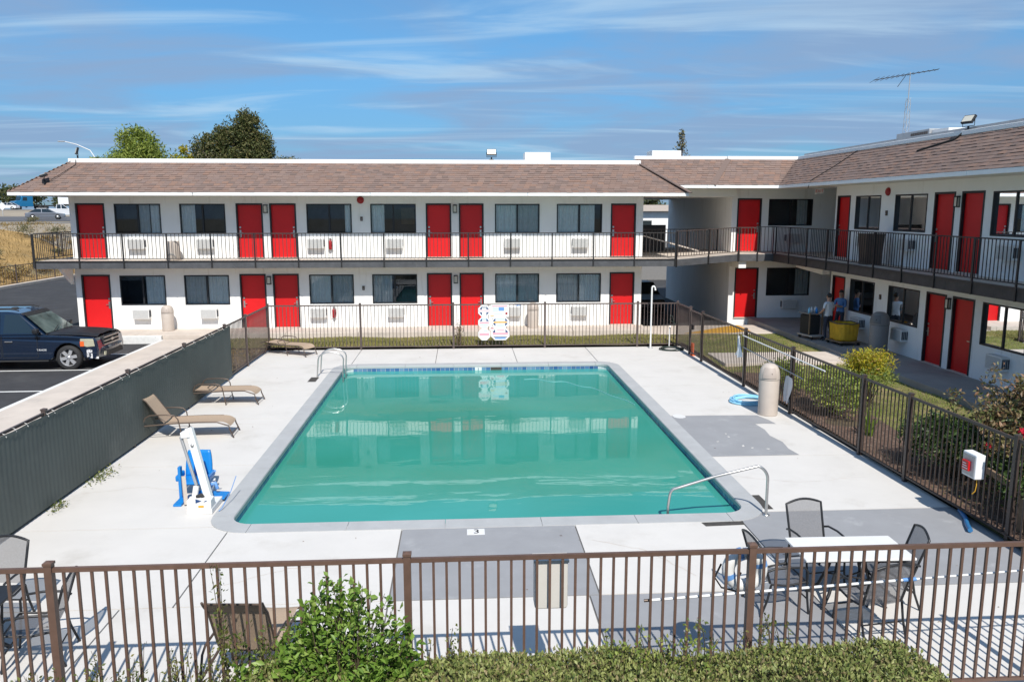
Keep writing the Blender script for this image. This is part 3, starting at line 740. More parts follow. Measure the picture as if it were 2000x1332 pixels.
def railing(parent, pts, h=1.05, bay=1.62, sp=.147, m=None, drop=.27, first=0.0):
    """pts: points on the floor edge (x, y, z)"""
    m = m or M['bronze_rail']
    b = MB(); pts = [Vector(p) for p in pts]
    for p, q in zip(pts[:-1], pts[1:]):
        b.bar(p + Vector((0, 0, h)), q + Vector((0, 0, h)), .04, .035)
        b.bar(p + Vector((0, 0, .085)), q + Vector((0, 0, .085)), .03, .03)
    rl = b.build('railing', m, parent)
    pc = MB(); pc.box(-.0095, -.0095, .1, .0095, .0095, h - .017); pcm = pc.mesh('picket', m)
    pp = MB(); pp.box(-.026, -.018, -drop, .026, .018, h + .0); pp.box(-.02, .0, h - .02, .02, .07, h - .005); ppm = pp.mesh('post', M['black'])
    for p, q in zip(pts[:-1], pts[1:]):
        d = q - p; Ln = math.hypot(d.x, d.y); a = math.atan2(d.y, d.x); nb = max(1, round(Ln / bay)); n = Vector((math.sin(a), -math.cos(a), 0)) * .085
        for i in range(nb + 1):
            link('post', ppm, rl, p + d * (i / nb) + n, (0, 0, a))
        k = round(Ln / sp)
        for i in range(1, k):
            s = i / k
            if abs(s * nb - round(s * nb)) * Ln / nb < .03: continue
            link('picket', pcm, rl, p + d * s, (0, 0, a))
    return rl
def slope(parent, e0, e1, t0, t1, n_parts=0, row=.14, tabw=.24, key=None):
    """a shingled mansard face; e = eave ends, t = top ends; returns the base object"""
    e0, e1, t0, t1 = map(Vector, (e0, e1, t0, t1))
    b = MB(); b.quad(e0, e1, t1, t0)
    roof = b.build('roof', M['shingle_rest'], parent)
    up = ((t0 + t1) / 2 - (e0 + e1) / 2); xd = (e1 - e0).normalized(); up = (up - xd * up.dot(xd)); H = up.length; up.normalize(); nrm = xd.cross(up).normalized()
    if nrm.z < 0: nrm = -nrm
    rows = int(H / row) + 1
    tabs = []
    for th in (.024, .012, .016):
        tb = MB()
        tb.add([(-tabw / 2 + .002, 0, th), (tabw / 2 - .002, 0, th), (tabw / 2 - .002, row * 1.12, .003), (-tabw / 2 + .002, row * 1.12, .003),
                (-tabw / 2 + .002, 0, .002), (tabw / 2 - .002, 0, .002)], [(0, 1, 2, 3), (4, 5, 1, 0), (4, 0, 3), (5, 2, 1)])
        tabs.append((tb, tb.mesh('shingle', M['shingle'])))
    rot = Matrix((xd, up, nrm)).transposed()
    cand = []
    rest = MB()
    for r in range(rows):
        f = r * row / H
        if f >= .995: break
        a = e0.lerp(t0, f); c = e1.lerp(t1, f); Ln = (c - a).length
        o = (r % 3) * tabw / 3 + (r * .077) % .09
        s = -o
        while s < Ln:
            s0 = max(s, 0); s1 = min(s + tabw, Ln)
            if s1 - s0 > .03:
                full = s1 - s0 > tabw - .001
                ctr = a + xd * ((s0 + s1) / 2) + up * random.uniform(-.006, .006)
                if full: cand.append(ctr)
                else:
                    w2 = (s1 - s0) / 2 - .003; q = [ctr - xd * w2 + nrm * .016, ctr + xd * w2 + nrm * .016, ctr + xd * w2 + up * row * 1.1 + nrm * .003, ctr - xd * w2 + up * row * 1.1 + nrm * .003]
                    rest.add(q, [(0, 1, 2, 3)])
            s += tabw
    if key: cand.sort(key=key)
    q4 = rot.to_quaternion()
    for i, ctr in enumerate(cand):
        tb, tme = random.choice(tabs)
        if i < n_parts:
            o = link('shingle', tme, roof, ctr); o.rotation_mode = 'QUATERNION'; o.rotation_quaternion = q4
        else:
            rest.add([ctr + rot @ Vector(v) for v in tb.v], tb.f)
    o = rest.build('shingles', M['shingle_rest'], roof); o['kind'] = 'stuff'
    return roof

# ------------------------------------------------------------------ far wing
far = thing('motel_wing', 'long two-storey white motel wing with red doors at the far end of the pool', 'motel wing', (0, 0, 0))
D_U = [(-15.22, -14.10, 1), (-9.0, -7.95, -1), (-7.68, -6.63, 1), (-1.44, -.41, -1), (-.10, .91, 1), (6.15, 7.20, -1)]
W_U = [(-13.73, -11.94), (-11.20, -9.42), (-6.22, -4.42), (-3.67, -1.84), (1.37, 3.20), (3.91, 5.79)]
CU_UP = [[(.76, 1, 0), (.5, .74, 1)], [(0, .32, 0)], [(.84, 1, 0)], [(0, .30, 0)], [(0, .49, 0), (.5, 1, 1)], [(0, .48, 0), (.52, .84, 0)]]
CU_LO = [[(.55, 1, 0)], [(0, .47, 1), (.52, 1, 0)], [(0, .48, 0), (.52, 1, 1)], [(0, .44, 1)], [(0, .48, 0), (.52, 1, 1)], [(0, .49, 1), (.51, 1, 0)]]
hu = [(a, c, 3.12, 5.30) for a, c, h in D_U] + [(a, c, 4.09, 5.28) for a, c in W_U]
hl = [(a, c, .27, 2.48) for a, c, h in D_U] + [(a, c, 1.24, 2.44) for a, c in W_U]
holed_wall('upper_wall', far, frame_far, -15.45, 7.5, 2.92, 5.61, hu, M['wall'])
holed_wall('lower_wall', far, frame_far, -15.45, 7.5, -.1, 2.82, hl, M['wall'])
for a, c, h in D_U:
    door(far, frame_far, a, c, 3.12, 5.30, h); door(far, frame_far, a, c, .27, 2.48, h)
for k, (a, c) in enumerate(W_U):
    window(far, frame_far, a, c, 4.09, 5.28, CU_UP[k], inner=(.62, .92) if k == 3 else None)
    window(far, frame_far, a, c, 1.24, 2.44, CU_LO[k])
blockobj('side_wall', -15.45, 32.972, -.1, -15.25, 45, 5.6, M['wall'], None, far)
blockobj('side_wall', 7.30, 32.972, -.1, 7.5, 45, 5.6, M['wall'], None, far)
blockobj('rear_wall', -15.2, 44.8, -.1, 7.28, 45, 5.6, M['wall'], None, far)
blockobj('soffit', -16.95, 31.62, 5.585, 8.98, 34.2, 5.61, M['soffit'], None, far)
for s0, s1 in ((-17.0, -10.2), (-10.19, -3.5), (-3.49, 2.6), (2.61, 9.02)):
    blockobj('fascia', s0, 31.56, 5.575, s1 - .01, 31.62, 5.70, M['fascia'], None, far, bevel=.006)
blockobj('fascia', -17.0, 31.62, 5.575, -16.95, 46, 5.70, M['fascia'], None, far)
blockobj('fascia', 8.98, 31.62, 5.575, 9.02, 33.0, 5.70, M['fascia'], None, far)
slope(far, (-17.0, 31.56, 5.70), (9.02, 31.56, 5.70), (-15.36, 33.12, 6.88), (7.36, 33.12, 6.88), 300, key=lambda p: p.z * 4 + abs(p.x) * .05)
slope(far, (-17.0, 46, 5.70), (-17.0, 31.56, 5.70), (-15.36, 46, 6.88), (-15.36, 33.12, 6.88), 0)
slope(far, (9.02, 31.56, 5.70), (9.02, 34.3, 5.70), (7.36, 33.12, 6.88), (7.36, 34.3, 6.88), 0)
b = MB(); b.bar((9.03, 31.45, 5.71), (7.37, 33.10, 6.895), .22, .03, up=(.4, -.4, .8)); b.build('hip_cap', M['shingle_rest'], far)
blockobj('roof_edge', -15.40, 33.10, 6.87, 7.38, 33.34, 7.035, M['fascia'], None, far, bevel=.02)
blockobj('roof_edge', -15.40, 33.342, 6.87, -15.16, 45.2, 7.03, M['fascia'], None, far)
blockobj('flat_roof', -15.15, 33.342, 6.70, 7.40, 45.2, 6.93, M['roofflat'], None, far)
# balcony and railing
bal = blockobj('balcony', -16.40, 31.92, 2.82, 8.60, 32.966, 3.085, M['walk'], None, far)
blockobj('balcony', -16.40, 32.968, 2.82, -15.455, 45, 3.085, M['walk'], None, far)
for s0, s1 in ((-16.44, -11.5), (-11.5, -6.6), (-6.6, -1.8), (-1.8, 3.1), (3.1, 8.60)):
    blockobj('balcony_fascia', s0, 31.875, 2.79, s1 - .006, 31.918, 3.055, M['slabedge'], None, bal)
blockobj('balcony_fascia', -16.44, 31.92, 2.79, -16.402, 45, 3.055, M['slabedge'], None, bal)
blockobj('edge_angle', -16.45, 31.858, 3.035, 8.60, 31.873, 3.09, M['black'], None, bal)
railing(far, [(-16.38, 45, 3.085), (-16.38, 31.935, 3.085), (8.60, 31.935, 3.085)], m=M['raildark'])
# lower bracket fin under the balcony end
b = MB(); b.prism([(31.96, 2.80), (32.95, 2.80), (32.95, 2.1)], lambda u, v, t: (t, u, v), -15.62, -15.50); b.build('bracket', M['wall'], far)
# thin panel joints
b = MB()
for u in (-9.14, -1.6, 1.05, 5.98, -4.0):
    fbox(b, frame_far, u - .006, u + .006, .0005, .004, 5.31, 5.58); fbox(b, frame_far, u - .006, u + .006, .0005, .004, 2.5, 2.79)
b.build('panel_joint', M['soffit'], far)

# ------------------------------------------------------------------ right wing and corner block
east = thing('motel_wing', 'shaded two-storey motel wing along the lawn with higher roof and dark balcony railing', 'motel wing', (0, 0, 0))
D_E = [(29.66, 30.70, 1), (23.18, 24.24, 1), (21.83, 22.87, -1), (15.6, 16.65, 1), (14.25, 15.3, -1)]
W_E = [(27.45, 29.25), (24.62, 26.52), (19.62, 21.48), (16.98, 18.85), (12.0, 13.85)]
CE_UP = [[(.5, .95, 0), (0, .48, 1)], [(.5, 1, 1), (.3, .42, 0)], [(.5, .62, 0), (.86, 1, 1)], [(0, .5, 0)], [(0, 1, 0)]]
CE_LO = [[(0, .33, 0)], [(0, .47, 0), (.52, 1, 1)], [(0, .44, 1), (.6, .97, 0)], [(0, .5, 0)], [(0, 1, 0)]]
hu = [(a, c, 3.22, 5.58) for a, c, h in D_E] + [(a, c, 4.33, 5.55) for a, c in W_E]
hl = [(a, c, .27, 2.51) for a, c, h in D_E] + [(a, c, 1.28, 2.49) for a, c in W_E]
holed_wall('upper_wall', east, frame_east, 8, 30.86, 3.0, 5.94, hu, M['wall'])
holed_wall('lower_wall', east, frame_east, 8, 30.86, -.1, 2.93, hl, M['wall'])
for a, c, h in D_E:
    door(east, frame_east, a, c, 3.22, 5.58, h); door(east, frame_east, a, c, .27, 2.51, h)
for k, (a, c) in enumerate(W_E):
    window(east, frame_east, a, c, 4.33, 5.55, CE_UP[k]); window(east, frame_east, a, c, 1.28, 2.49, CE_LO[k])
blockobj('end_wall', 14.652, 30.70, -.1, 26, 30.86, 5.94, M['wall'], None, east)
hu = [(12.09, 13.18, 3.22, 5.54), (13.50, 15.48, 4.35, 5.51)]; hl = [(12.11, 13.18, .27, 2.51), (13.56, 15.53, 1.26, 2.50)]
holed_wall('upper_wall', east, frame_corner, 11.85, 24, 2.95, 5.94, hu, M['wall'])
holed_wall('lower_wall', east, frame_corner, 11.85, 24, -.1, 2.93, hl, M['wall'])
door(east, frame_corner, 12.09, 13.18, 3.22, 5.54, 1); door(east, frame_corner, 12.11, 13.18, .27, 2.51, 1)
window(east, frame_corner, 13.50, 15.48, 4.35, 5.51, [(.66, .9, 1)]); window(east, frame_corner, 13.56, 15.53, 1.26, 2.50, [(.68, 1, 1)])
blockobj('passage_wall', 11.85, 34.803, -.1, 12.0, 45.7, 5.94, M['wall'], None, east)
blockobj('end_wall', 24, 30.87, -.1, 24.2, 45.7, 5.94, M['wall'], None, east)
blockobj('rear_wall', 12.01, 45.5, -.1, 23.99, 45.7, 5.94, M['wall'], None, east)
# slabs
EB = blockobj('balcony', 13.36, 8, 2.94, 14.648, 33.56, 3.20, M['walk'], None, east)
blockobj('balcony', 11.76, 33.562, 2.94, 24, 34.797, 3.20, M['walk'], None, east)
blockobj('balcony', 14.652, 30.865, 2.94, 24, 33.56, 3.20, M['walk'], None, east)
yy = 8.0
while yy < 33.5:
    y2 = min(yy + 3.3, 33.55); blockobj('balcony_fascia', 13.315, yy, 2.86, 13.358, y2 - .006, 3.17, M['brownedge'], None, EB); yy = y2
blockobj('balcony_fascia', 11.76, 33.517, 2.88, 13.314, 33.56, 3.17, M['slabedge'], None, EB)
b = MB(); top = [(8.605, 31.92, 3.085), (11.755, 33.56, 3.20), (11.755, 34.80, 3.20), (11.845, 34.80, 3.20), (11.845, 41, 3.12), (7.505, 41, 3.085), (7.505, 32.97, 3.085), (8.605, 32.97, 3.085)]
n = len(top); b.add(top + [(p[0], p[1], p[2] - .26) for p in top], [tuple(range(n)), tuple(range(2 * n - 1, n - 1, -1))] + [(i, (i + 1) % n, n + (i + 1) % n, n + i) for i in range(n)])
br = b.build('bridge_slab', M['walk'], east)
b = MB(); b.add([(8.60, 31.875, 2.79), (11.76, 33.517, 2.88), (11.76, 33.517, 3.17), (8.60, 31.875, 3.055), (8.60, 31.915, 2.79), (11.76, 33.557, 2.88), (11.76, 33.557, 3.17), (8.60, 31.915, 3.055)],
      [(0, 1, 2, 3), (4, 5, 6, 7), (0, 1, 5, 4), (3, 2, 6, 7)]); b.build('bridge_fascia', M['slabedge'], br)
blockobj('edge_angle', 13.298, 8, 3.135, 13.313, 33.5, 3.205, M['black'], None, EB)
railing(east, [(8.62, 31.94, 3.09), (11.76, 33.58, 3.20), (12.6, 33.58, 3.20)], h=1.10, bay=1.66, drop=.34, m=M['bronze_rail'])  # sunlit stretch: the light is put into a paler paint than the next run
railing(east, [(12.6, 33.58, 3.20), (13.38, 33.58, 3.20), (13.38, 8.2, 3.20)], h=1.13, bay=1.66, drop=.34, m=M['black'])  # same railing in black: the shade is put into the colour
railing(east, [(7.6, 36.6, 3.09), (11.8, 36.6, 3.12)], h=1.05, bay=1.4, drop=.05)
blockobj('stair_screen', 7.55, 37.0, 3.10, 9.5, 37.06, 4.35, M['black'], None, east)
b = MB(); b.bar((7.6, 34.3, 4.0), (9.9, 33.0, 3.35), .05, .05); b.build('stair_rail', M['walk'], east)
# beams
blockobj('beam', 11.86, 33.65, 2.58, 12.18, 34.79, 2.935, M['wall'], None, east)
b = MB(); b.prism([(33.45, 2.93), (30.9, 2.93), (30.9, 2.50), (33.45, 2.62)], lambda u, v, t: (t, u, v), 14.3, 14.6); b.build('beam', M['wall'], east)
# roof
blockobj('soffit', 13.31, 8, 5.942, 24, 33.16, 5.97, M['soffit'], None, east)
blockobj('soffit', 9.2, 33.20, 5.942, 24, 35.4, 5.97, M['soffit'], None, east)
blockobj('lengthened_passage_ceiling', 7.51, 34.22, 5.60, 11.84, 45.2, 5.939, M['soffit'], None, east)  # rear stretch lengthened beyond the visible soffit to darken the passage
for a, c in ((8.0, 14.2), (14.2, 20.6), (20.6, 26.9), (26.9, 33.16)):
    blockobj('fascia', 13.25, a, 5.93, 13.31, c - .01, 6.055, M['fascia'], None, east, bevel=.006)
for a, c in ((9.05, 10.2), (10.2, 13.31)):
    blockobj('fascia', a, 33.15, 5.93, c - .01, 33.21, 6.055, M['fascia'], None, east, bevel=.006)
slope(east, (13.25, 33.15, 6.055), (13.25, 8, 6.055), (14.45, 34.40, 7.17), (14.45, 8, 7.17), 300, key=lambda p: abs(p.y - 20.5))
slope(east, (8.75, 33.15, 6.055), (13.25, 33.15, 6.055), (7.40, 34.40, 7.17), (14.45, 34.40, 7.17), 150, key=lambda p: p.z)
b = MB(); b.bar((10.45, 33.15, 6.075), (11.45, 34.38, 7.19), .24, .02, up=(0, -.62, .78)); b.build('hip_cap', M['shingle_rest'], east)
blockobj('roof_edge', 14.41, 8, 7.16, 14.63, 34.16, 7.29, M['fascia'], None, east, bevel=.015)
blockobj('roof_edge', 7.39, 34.38, 7.16, 11.4, 34.62, 7.305, M['fascia'], None, east, bevel=.02)
blockobj('roof_edge', 11.42, 34.38, 7.16, 14.63, 34.62, 7.31, M['fascia'], None, east, bevel=.02)
blockobj('parapet', 14.66, 8, 7.0, 14.83, 34.1, 7.40, M['unit'], None, east)
blockobj('flat_roof', 7.41, 34.63, 6.9, 24, 36.3, 7.15, M['roofflat'], None, east)
blockobj('flat_roof', 12.0, 36.31, 6.9, 24, 45.7, 7.12, M['roofflat'], None, east)
blockobj('flat_roof', 14.84, 8, 6.9, 26, 34.62, 7.12, M['roofflat'], None, east)
M['flaptan'] = mat('beige_bin_flap', (0.44, 0.375, 0.33), 0.5, var=0.04, vscale=5)  # shade of the recessed opening put into a darker bin beige
M['flapgrey'] = mat('grey_bin_flap', (0.14, 0.138, 0.135), 0.5, var=0.04, vscale=5)  # same recess shade put into a darker bin grey
M['ventdark'] = mat('dark_side_vent', (0.05, 0.055, 0.07), 0.6, var=0.1, vscale=20)
# ------------------------------------------------------------------ fixtures on the motel
# air conditioners: local +x along the wall, -y out of the wall
ac = thing('air_conditioner', 'x', 'air conditioner', (0, 0, 0))
b = MB(); b.box(-.33, -.24, 0, .33, .02, .40); b.build('casing', M['white'], ac, bevel=.012)
b = MB()
for k in range(9): b.box(-.29, -.252, .04 + k * .036, .29, -.243, .062 + k * .036)
b.box(-.30, -.2445, .03, .30, -.2405, .37); g_ = b.build('grille', M['acgrille'], ac)
for sx in (-1, 1):
    b = MB()
    for k in range(4): b.box(sx * .331 - .002, -.21 + k * .055, .07, sx * .331 + .004, -.17 + k * .055, .34)
    b.build('side_vent', M['ventdark'], ac)
ac_used = []
def put_ac(loc, rz, label, group):
    global ac
    if not ac_used:
        ac.location = loc; ac.rotation_euler = (0, 0, rz); ac['label'] = label; ac['group'] = group; ac_used.append(1); return ac
    return dup(ac, loc, rz, label, group)
where = ['first window beside the end door', 'second window, left of the first door pair', 'third window, right of the first door pair', 'fourth window, left of the middle door pair', 'fifth window, right of the middle door pair', 'sixth window beside the last door']
for k, u in enumerate((-12.92, -10.25, -5.88, -2.72, 2.08, 4.88)):
    put_ac((u, 32.97, 3.51), 0, 'white air conditioner upstairs on far wing under ' + where[k], 'air conditioners of the far wing')
    put_ac((u, 32.97, .70), 0, 'white air conditioner downstairs on far wing under ' + where[k], 'air conditioners of the far wing')
we = ['first window from the corner', 'second window from the corner', 'window right of the door pair', 'window cut by the picture edge']
for k, u in enumerate((28.3, 25.45, 20.5, 17.9)):
    put_ac((14.65, u, 3.72), -math.pi / 2, 'white air conditioner behind the dark balcony railing under ' + we[k], 'air conditioners of the shaded wing')
    put_ac((14.65, u, .74), -math.pi / 2, 'white air conditioner above the shaded walkway under ' + we[k], 'air conditioners of the shaded wing')
put_ac((14.6, 34.8, 3.62), 0, 'white air conditioner on the corner block behind the balcony railing', 'air conditioners of the corner block')
put_ac((14.58, 34.8, .69), 0, 'white air conditioner on the corner block at walkway level', 'air conditioners of the corner block')
# lanterns between paired doors
lamp = thing('wall_lantern', 'x', 'wall lamp', (0, 0, 0))
b = MB(); b.box(-.085, -.11, 0, .085, -.0, .03); b.box(-.085, -.11, .29, .085, 0, .33)
for sx in (-.085, .062): b.box(sx, -.11, .03, sx + .023, -.088, .29)
b.box(-.07, -.02, .03, .07, 0, .29); b.build('cage', M['dframe'], lamp)
b = MB(); b.box(-.06, -.10, .035, .06, -.022, .285); b.build('lens', M['lens'], lamp)
first = True
for (loc, rz, lb) in [((-7.82, 32.97, 4.92), 0, 'black wall lantern upstairs between the first pair of red doors on far wing'), ((-.255, 32.97, 4.92), 0, 'black wall lantern upstairs between the middle pair of red doors on far wing'),
                      ((-7.82, 32.97, 2.06), 0, 'black wall lantern downstairs between the first pair of red doors on far wing'), ((-.255, 32.97, 2.06), 0, 'black wall lantern downstairs between the middle pair of red doors on far wing'),
                      ((14.65, 23.03, 5.12), -math.pi / 2, 'black wall lantern upstairs between paired doors of the shaded wing'), ((14.65, 23.03, 2.1), -math.pi / 2, 'black wall lantern downstairs between paired doors of the shaded wing')]:
    if first: lamp.location = loc; lamp['label'] = lb; lamp['group'] = 'wall lanterns'; first = False
    else: dup(lamp, loc, rz, lb, 'wall lanterns')
def bell(loc, rz, lb):
    t = thing('alarm_bell', lb, 'alarm bell', loc, rz, 'red alarm bells')
    b = MB(); b.lathe([(0, .09), (.05, .088), (.1, .075), (.135, .045), (.145, .01), (.14, 0)], 20)
    o = b.build('gong', M['darkred'], t); o.rotation_euler = (R(90), 0, 0)
    b = MB(); b.box(-.06, -.012, -.06, .06, 0.0, .06); b.build('back_box', M['darkred'], t)
bell((-4.05, 32.97, 5.43), 0, 'round red alarm bell under the eave of the far wing')
bell((14.65, 27.0, 5.66), -math.pi / 2, 'round red alarm bell under the eave of the shaded wing')
def pull(loc, rz, lb):
    t = thing('alarm_pull_station', lb, 'alarm box', loc, rz, 'small alarm boxes')
    b = MB(); b.box(-.05, -.045, 0, .05, 0, .17); b.build('box', M['bronze'], t, bevel=.006)
    b = MB(); b.box(-.03, -.055, .05, .03, -.046, .08); b.build('handle', M['grille'], t)
pull((-4.03, 32.97, 4.60), 0, 'small dark alarm box upstairs on far wing below the red bell')
pull((-4.03, 32.97, 1.80), 0, 'small dark alarm box downstairs on far wing between two windows')
pull((14.65, 27.0, 4.85), -math.pi / 2, 'small dark alarm box upstairs on the shaded wing below the red bell')
pull((14.65, 27.0, 1.95), -math.pi / 2, 'small dark alarm box downstairs on the shaded wing between two windows')
def extinguisher(loc, lb):
    t = thing('fire_extinguisher', lb, 'fire extinguisher', loc, 0, 'fire extinguishers on the far wing')
    b = MB(); b.box(-.12, -.03, 0, .12, 0, .55); b.build('back_board', M['white'], t)
    b = MB(); b.lathe([(0, .06), (.06, .06), (.068, .09), (.068, .36), (.05, .41), (.022, .43), (.02, .46)], 14, (0, -.10, 0)); b.build('bottle', M['darkred'], t)
    b = MB(); b.box(-.03, -.12, .46, .03, -.06, .50); b.tube([(.02, -.10, .47), (.08, -.11, .44), (.085, -.11, .3), (.07, -.12, .18)], .012, 6); b.build('valve', M['rubber'], t)
extinguisher((-5.30, 32.97, 3.40), 'red fire extinguisher on white board on the upstairs wall of the far wing')
extinguisher((-5.25, 32.97, .62), 'red fire extinguisher on white board on the ground floor wall of the far wing')
t = thing('exit_sign', 'small red exit sign hanging under the corner soffit', 'exit sign', (14.2, 31.4, 5.67))
b = MB(); b.box(-.17, -.015, 0, .17, .015, .2); b.box(-.01, -.01, .2, .01, .01, .27); b.build('plate', M['white'], t)
text_obj('lettering', 'EXIT', .16, M['red'], t, (0, -.018, .1), (R(90), 0, 0))
# floodlights on the roofs
def flood(loc, rz, lb, tilt=-25):
    t = thing('floodlight', lb, 'floodlight', loc, rz, 'roof floodlights')
    b = MB(); b.box(-.19, -.05, -.13, .19, .03, .13); h = b.build('housing', M['charcoal'], t, (0, 0, .3), bevel=.01); h.rotation_euler = (R(tilt), 0, 0)
    b = MB(); b.box(-.16, -.058, -.10, .16, -.051, .10); b.build('lens', M['lens'], h)
    b = MB(); b.tube([(-.2, 0, .3), (-.2, 0, .12), (.2, 0, .12), (.2, 0, .3)], .012, 6); b.tube([(0, 0, .12), (0, 0, 0)], .03, 8); b.tube([(-.09, 0, .01), (.09, 0, .01)], .025, 6); b.build('bracket', M['charcoal'], t)
flood((1.25, 33.22, 7.04), 0, 'square floodlight standing on the white edge of the far roof')
flood((-15.1, 33.3, 7.03), R(-60), 'dark floodlight on the roof corner above the eave end', -15)
flood((-15.8, 31.95, 6.02), R(-70), 'dark floodlight lying low on the brown shingles near the eave end', -70)
flood((14.53, 22.7, 7.29), R(-75), 'tilted floodlight on the white roof edge of the shaded wing', -35)
def cable(name, lb, pts, r=.012):
    b = MB(); b.tube(pts, r, 6); o = b.build(name, M['rubber']); tag(o, lb, 'cable')
cable('cable', 'thin black cable over the shingles to the low floodlight', [(-15.1, 33.12, 7.0), (-15.05, 32.95, 6.79), (-15.35, 32.4, 6.42), (-15.6, 32.05, 6.16), (-15.8, 31.95, 6.06)])
cable('cable', 'black conduit down the shingles below the tilted floodlight', [(14.52, 22.75, 7.32), (14.3, 22.9, 7.07), (14.2, 23.5, 6.98), (14.05, 24.4, 6.84)], .03)
cable('cable', 'thin black cable on the shaded roof near the inside corner', [(14.4, 28.9, 7.17), (13.9, 29.4, 6.70), (13.3, 30.2, 6.15), (13.22, 30.25, 5.86)], .014)
def vent(loc, sx, sy, h, lb):
    t = thing('roof_vent', lb, 'roof vent', loc, 0, 'rooftop vents')
    b = MB(); b.box(-sx / 2, -sy / 2, .16, sx / 2, sy / 2, h); b.build('cover', M['roofflat'], t, bevel=.015)
    b = MB(); b.box(-sx / 2 + .08, -sy / 2 + .08, 0, sx / 2 - .08, sy / 2 - .08, .158); b.build('curb', M['unit'], t)
vent((3.54, 38, 6.93), 1.18, 1.1, .72, 'flat white vent box on the far roof right of the floodlight')
vent((9.7, 38.6, 7.12), 1.4, 1.1, .68, 'flat white vent box on the roof above the passage')
def rtu(loc, lb):
    t = thing('roof_unit', lb, 'air handler', loc, 0, 'rooftop air handlers')
    b = MB(); b.box(-.8, -1.1, .1, .8, 1.1, .80); b.build('cabinet', M['unit'], t, bevel=.02)
    b = MB()
    for k in range(8): b.box(-.815, -1.0 + k * .14, .2, -.801, -.9 + k * .14, .72)
    b.build('louvre', M['bronze'], t)
    b = MB(); b.box(-.7, -2.1, .25, .7, -1.11, .74); b.build('duct', M['roofflat'], t)
rtu((17.6, 29.6, 7.12), 'grey rooftop air handler with dark louvres beside the antenna')
rtu((18.8, 25.0, 7.12), 'grey rooftop air handler behind the tilted floodlight')
t = thing('vent_pipe', 'short capped vent pipe standing on the shaded wing roof', 'vent pipe', (17.6, 20.9, 7.12))
b = MB(); b.tube([(0, 0, 0), (0, 0, 1.35)], .06, 10); b.build('pipe', M['unit'], t)
b = MB(); b.lathe([(.16, 0), (.17, .05), (.16, .12), (.05, .18), (0, .18)], 12, (0, 0, 1.3)); b.build('cap', M['unit'], t)
# tv antenna
an = thing('tv_antenna', 'tall rooftop television antenna on a thin lattice mast', 'antenna', (18, 32.2, 7.12))
b = MB()
for a in range(3):
    x_, y_ = .13 * math.cos(a * 2.094), .13 * math.sin(a * 2.094); b.tube([(x_ * 1.8, y_ * 1.8, 0), (x_, y_, .9), (x_ * .7, y_ * .7, 2.3)], .011, 5)
for k in range(7):
    z_ = .3 + k * .3
    for a in range(3):
        b.tube([(.13 * math.cos(a * 2.094), .13 * math.sin(a * 2.094), z_), (.11 * math.cos((a + 1) * 2.094), .11 * math.sin((a + 1) * 2.094), z_ + .28)], .006, 4)
b.tube([(0, 0, 2.0), (0, 0, 3.35)], .018, 6); b.build('mast', M['unit'], an)
bd = Vector((.93, -.22, .14)).normalized(); sd_ = Vector((0.22, .93, 0)).normalized(); c0 = Vector((0, 0, 3.28))
b = MB(); b.bar(c0 - bd * 1.38, c0 + bd * 1.05, .028, .028); b.bar(c0 - Vector((0, 0, .42)) - bd * .45, c0 - bd * .15, .02, .02); b.build('boom', M['charcoal'], an)
for k in range(13):
    s = -1.35 + k * .195; ln = .75 - .045 * k if k < 9 else .30
    b = MB(); b.bar(c0 + bd * s - sd_ * ln, c0 + bd * s + sd_ * ln, .012, .012); b.build('element', M['charcoal'], an)

# ------------------------------------------------------------------ bins
def bin_(loc, rz, lb, m, r=.245, h=1.3):
    t = thing('trash_bin', lb, 'trash bin', loc, rz, 'domed trash bins')
    b = MB(); b.lathe([(0, 0), (r * .95, 0), (r * .97, .02), (r, h * .68), (r * .98, h * .695)], 32); b.build('body', m, t)
    b = MB(); b.lathe([(r * 1.02, h * .70), (r * 1.03, h * .73), (r * 1.0, h * .80), (r * .93, h * .88), (r * .75, h * .95), (r * .45, h * .99), (0, h)], 32); dm_ = b.build('lid', m, t)
    b = MB(); b.grid(lambda u, v: ((u - .5) * r * 1.35 * (1 - .25 * v * v), -math.sqrt(max(.01, (r * (1.075 - .24 * v * v)) ** 2 - ((u - .5) * r * 1.35 * (1 - .25 * v * v)) ** 2)) - .004, h * (.735 + .20 * v)), 10, 6)
    b.build('flap', M['flapgrey'] if m is M['greyplastic'] else M['flaptan'], t)
    b = MB(); b.box(r * .18, -r * 1.03, h * .755, r * .24, -r * .99, h * .84); b.build('flap_handle', M['rubber'], t)
    b = MB(); b.lathe([(r * .985, h * .693), (r * .985, h * .703)], 32); b.build('seam', M['rubber'], t)
bin_((7.60, 18.98, 0), R(-20), 'beige domed trash bin on the pool deck beside the coiled blue hose', M['tan'], .245, 1.30)
bin_((13.95, 25.65, .27), R(-60), 'grey domed trash bin standing in shade on the side walkway', M['greyplastic'], .30, 1.42)
bin_((-11.76, 32.45, .27), 0, 'beige domed trash bin downstairs below the second far window', M['tan'], .235, 1.02)
bin_((2.9, 32.45, .27), 0, 'beige domed trash bin behind the pool rule signs', M['tan'], .235, 1.02)
t = thing('trash_bin', 'beige bin turned over on the upstairs balcony between two windows', 'trash bin', (-11.35, 32.4, 3.09), 0, 'domed trash bins')
b = MB(); b.lathe([(0, 0), (.27, 0), (.28, .02), (.25, .70), (.24, .74), (0, .74)], 28); b.build('body', M['tan'], t)
b = MB(); b.grid(lambda u, v: (.26 * math.cos(u * math.pi) * .75, -.285 + .02 * v, .02 + (.26 * math.sin(u * math.pi)) * (.8 + .2 * v)), 12, 2); b.build('flap', M['greyplastic'], t)
t = thing('trash_bin', 'dark square bin behind the balcony railing of the shaded wing', 'trash bin', (13.95, 26.6, 3.2), 0)
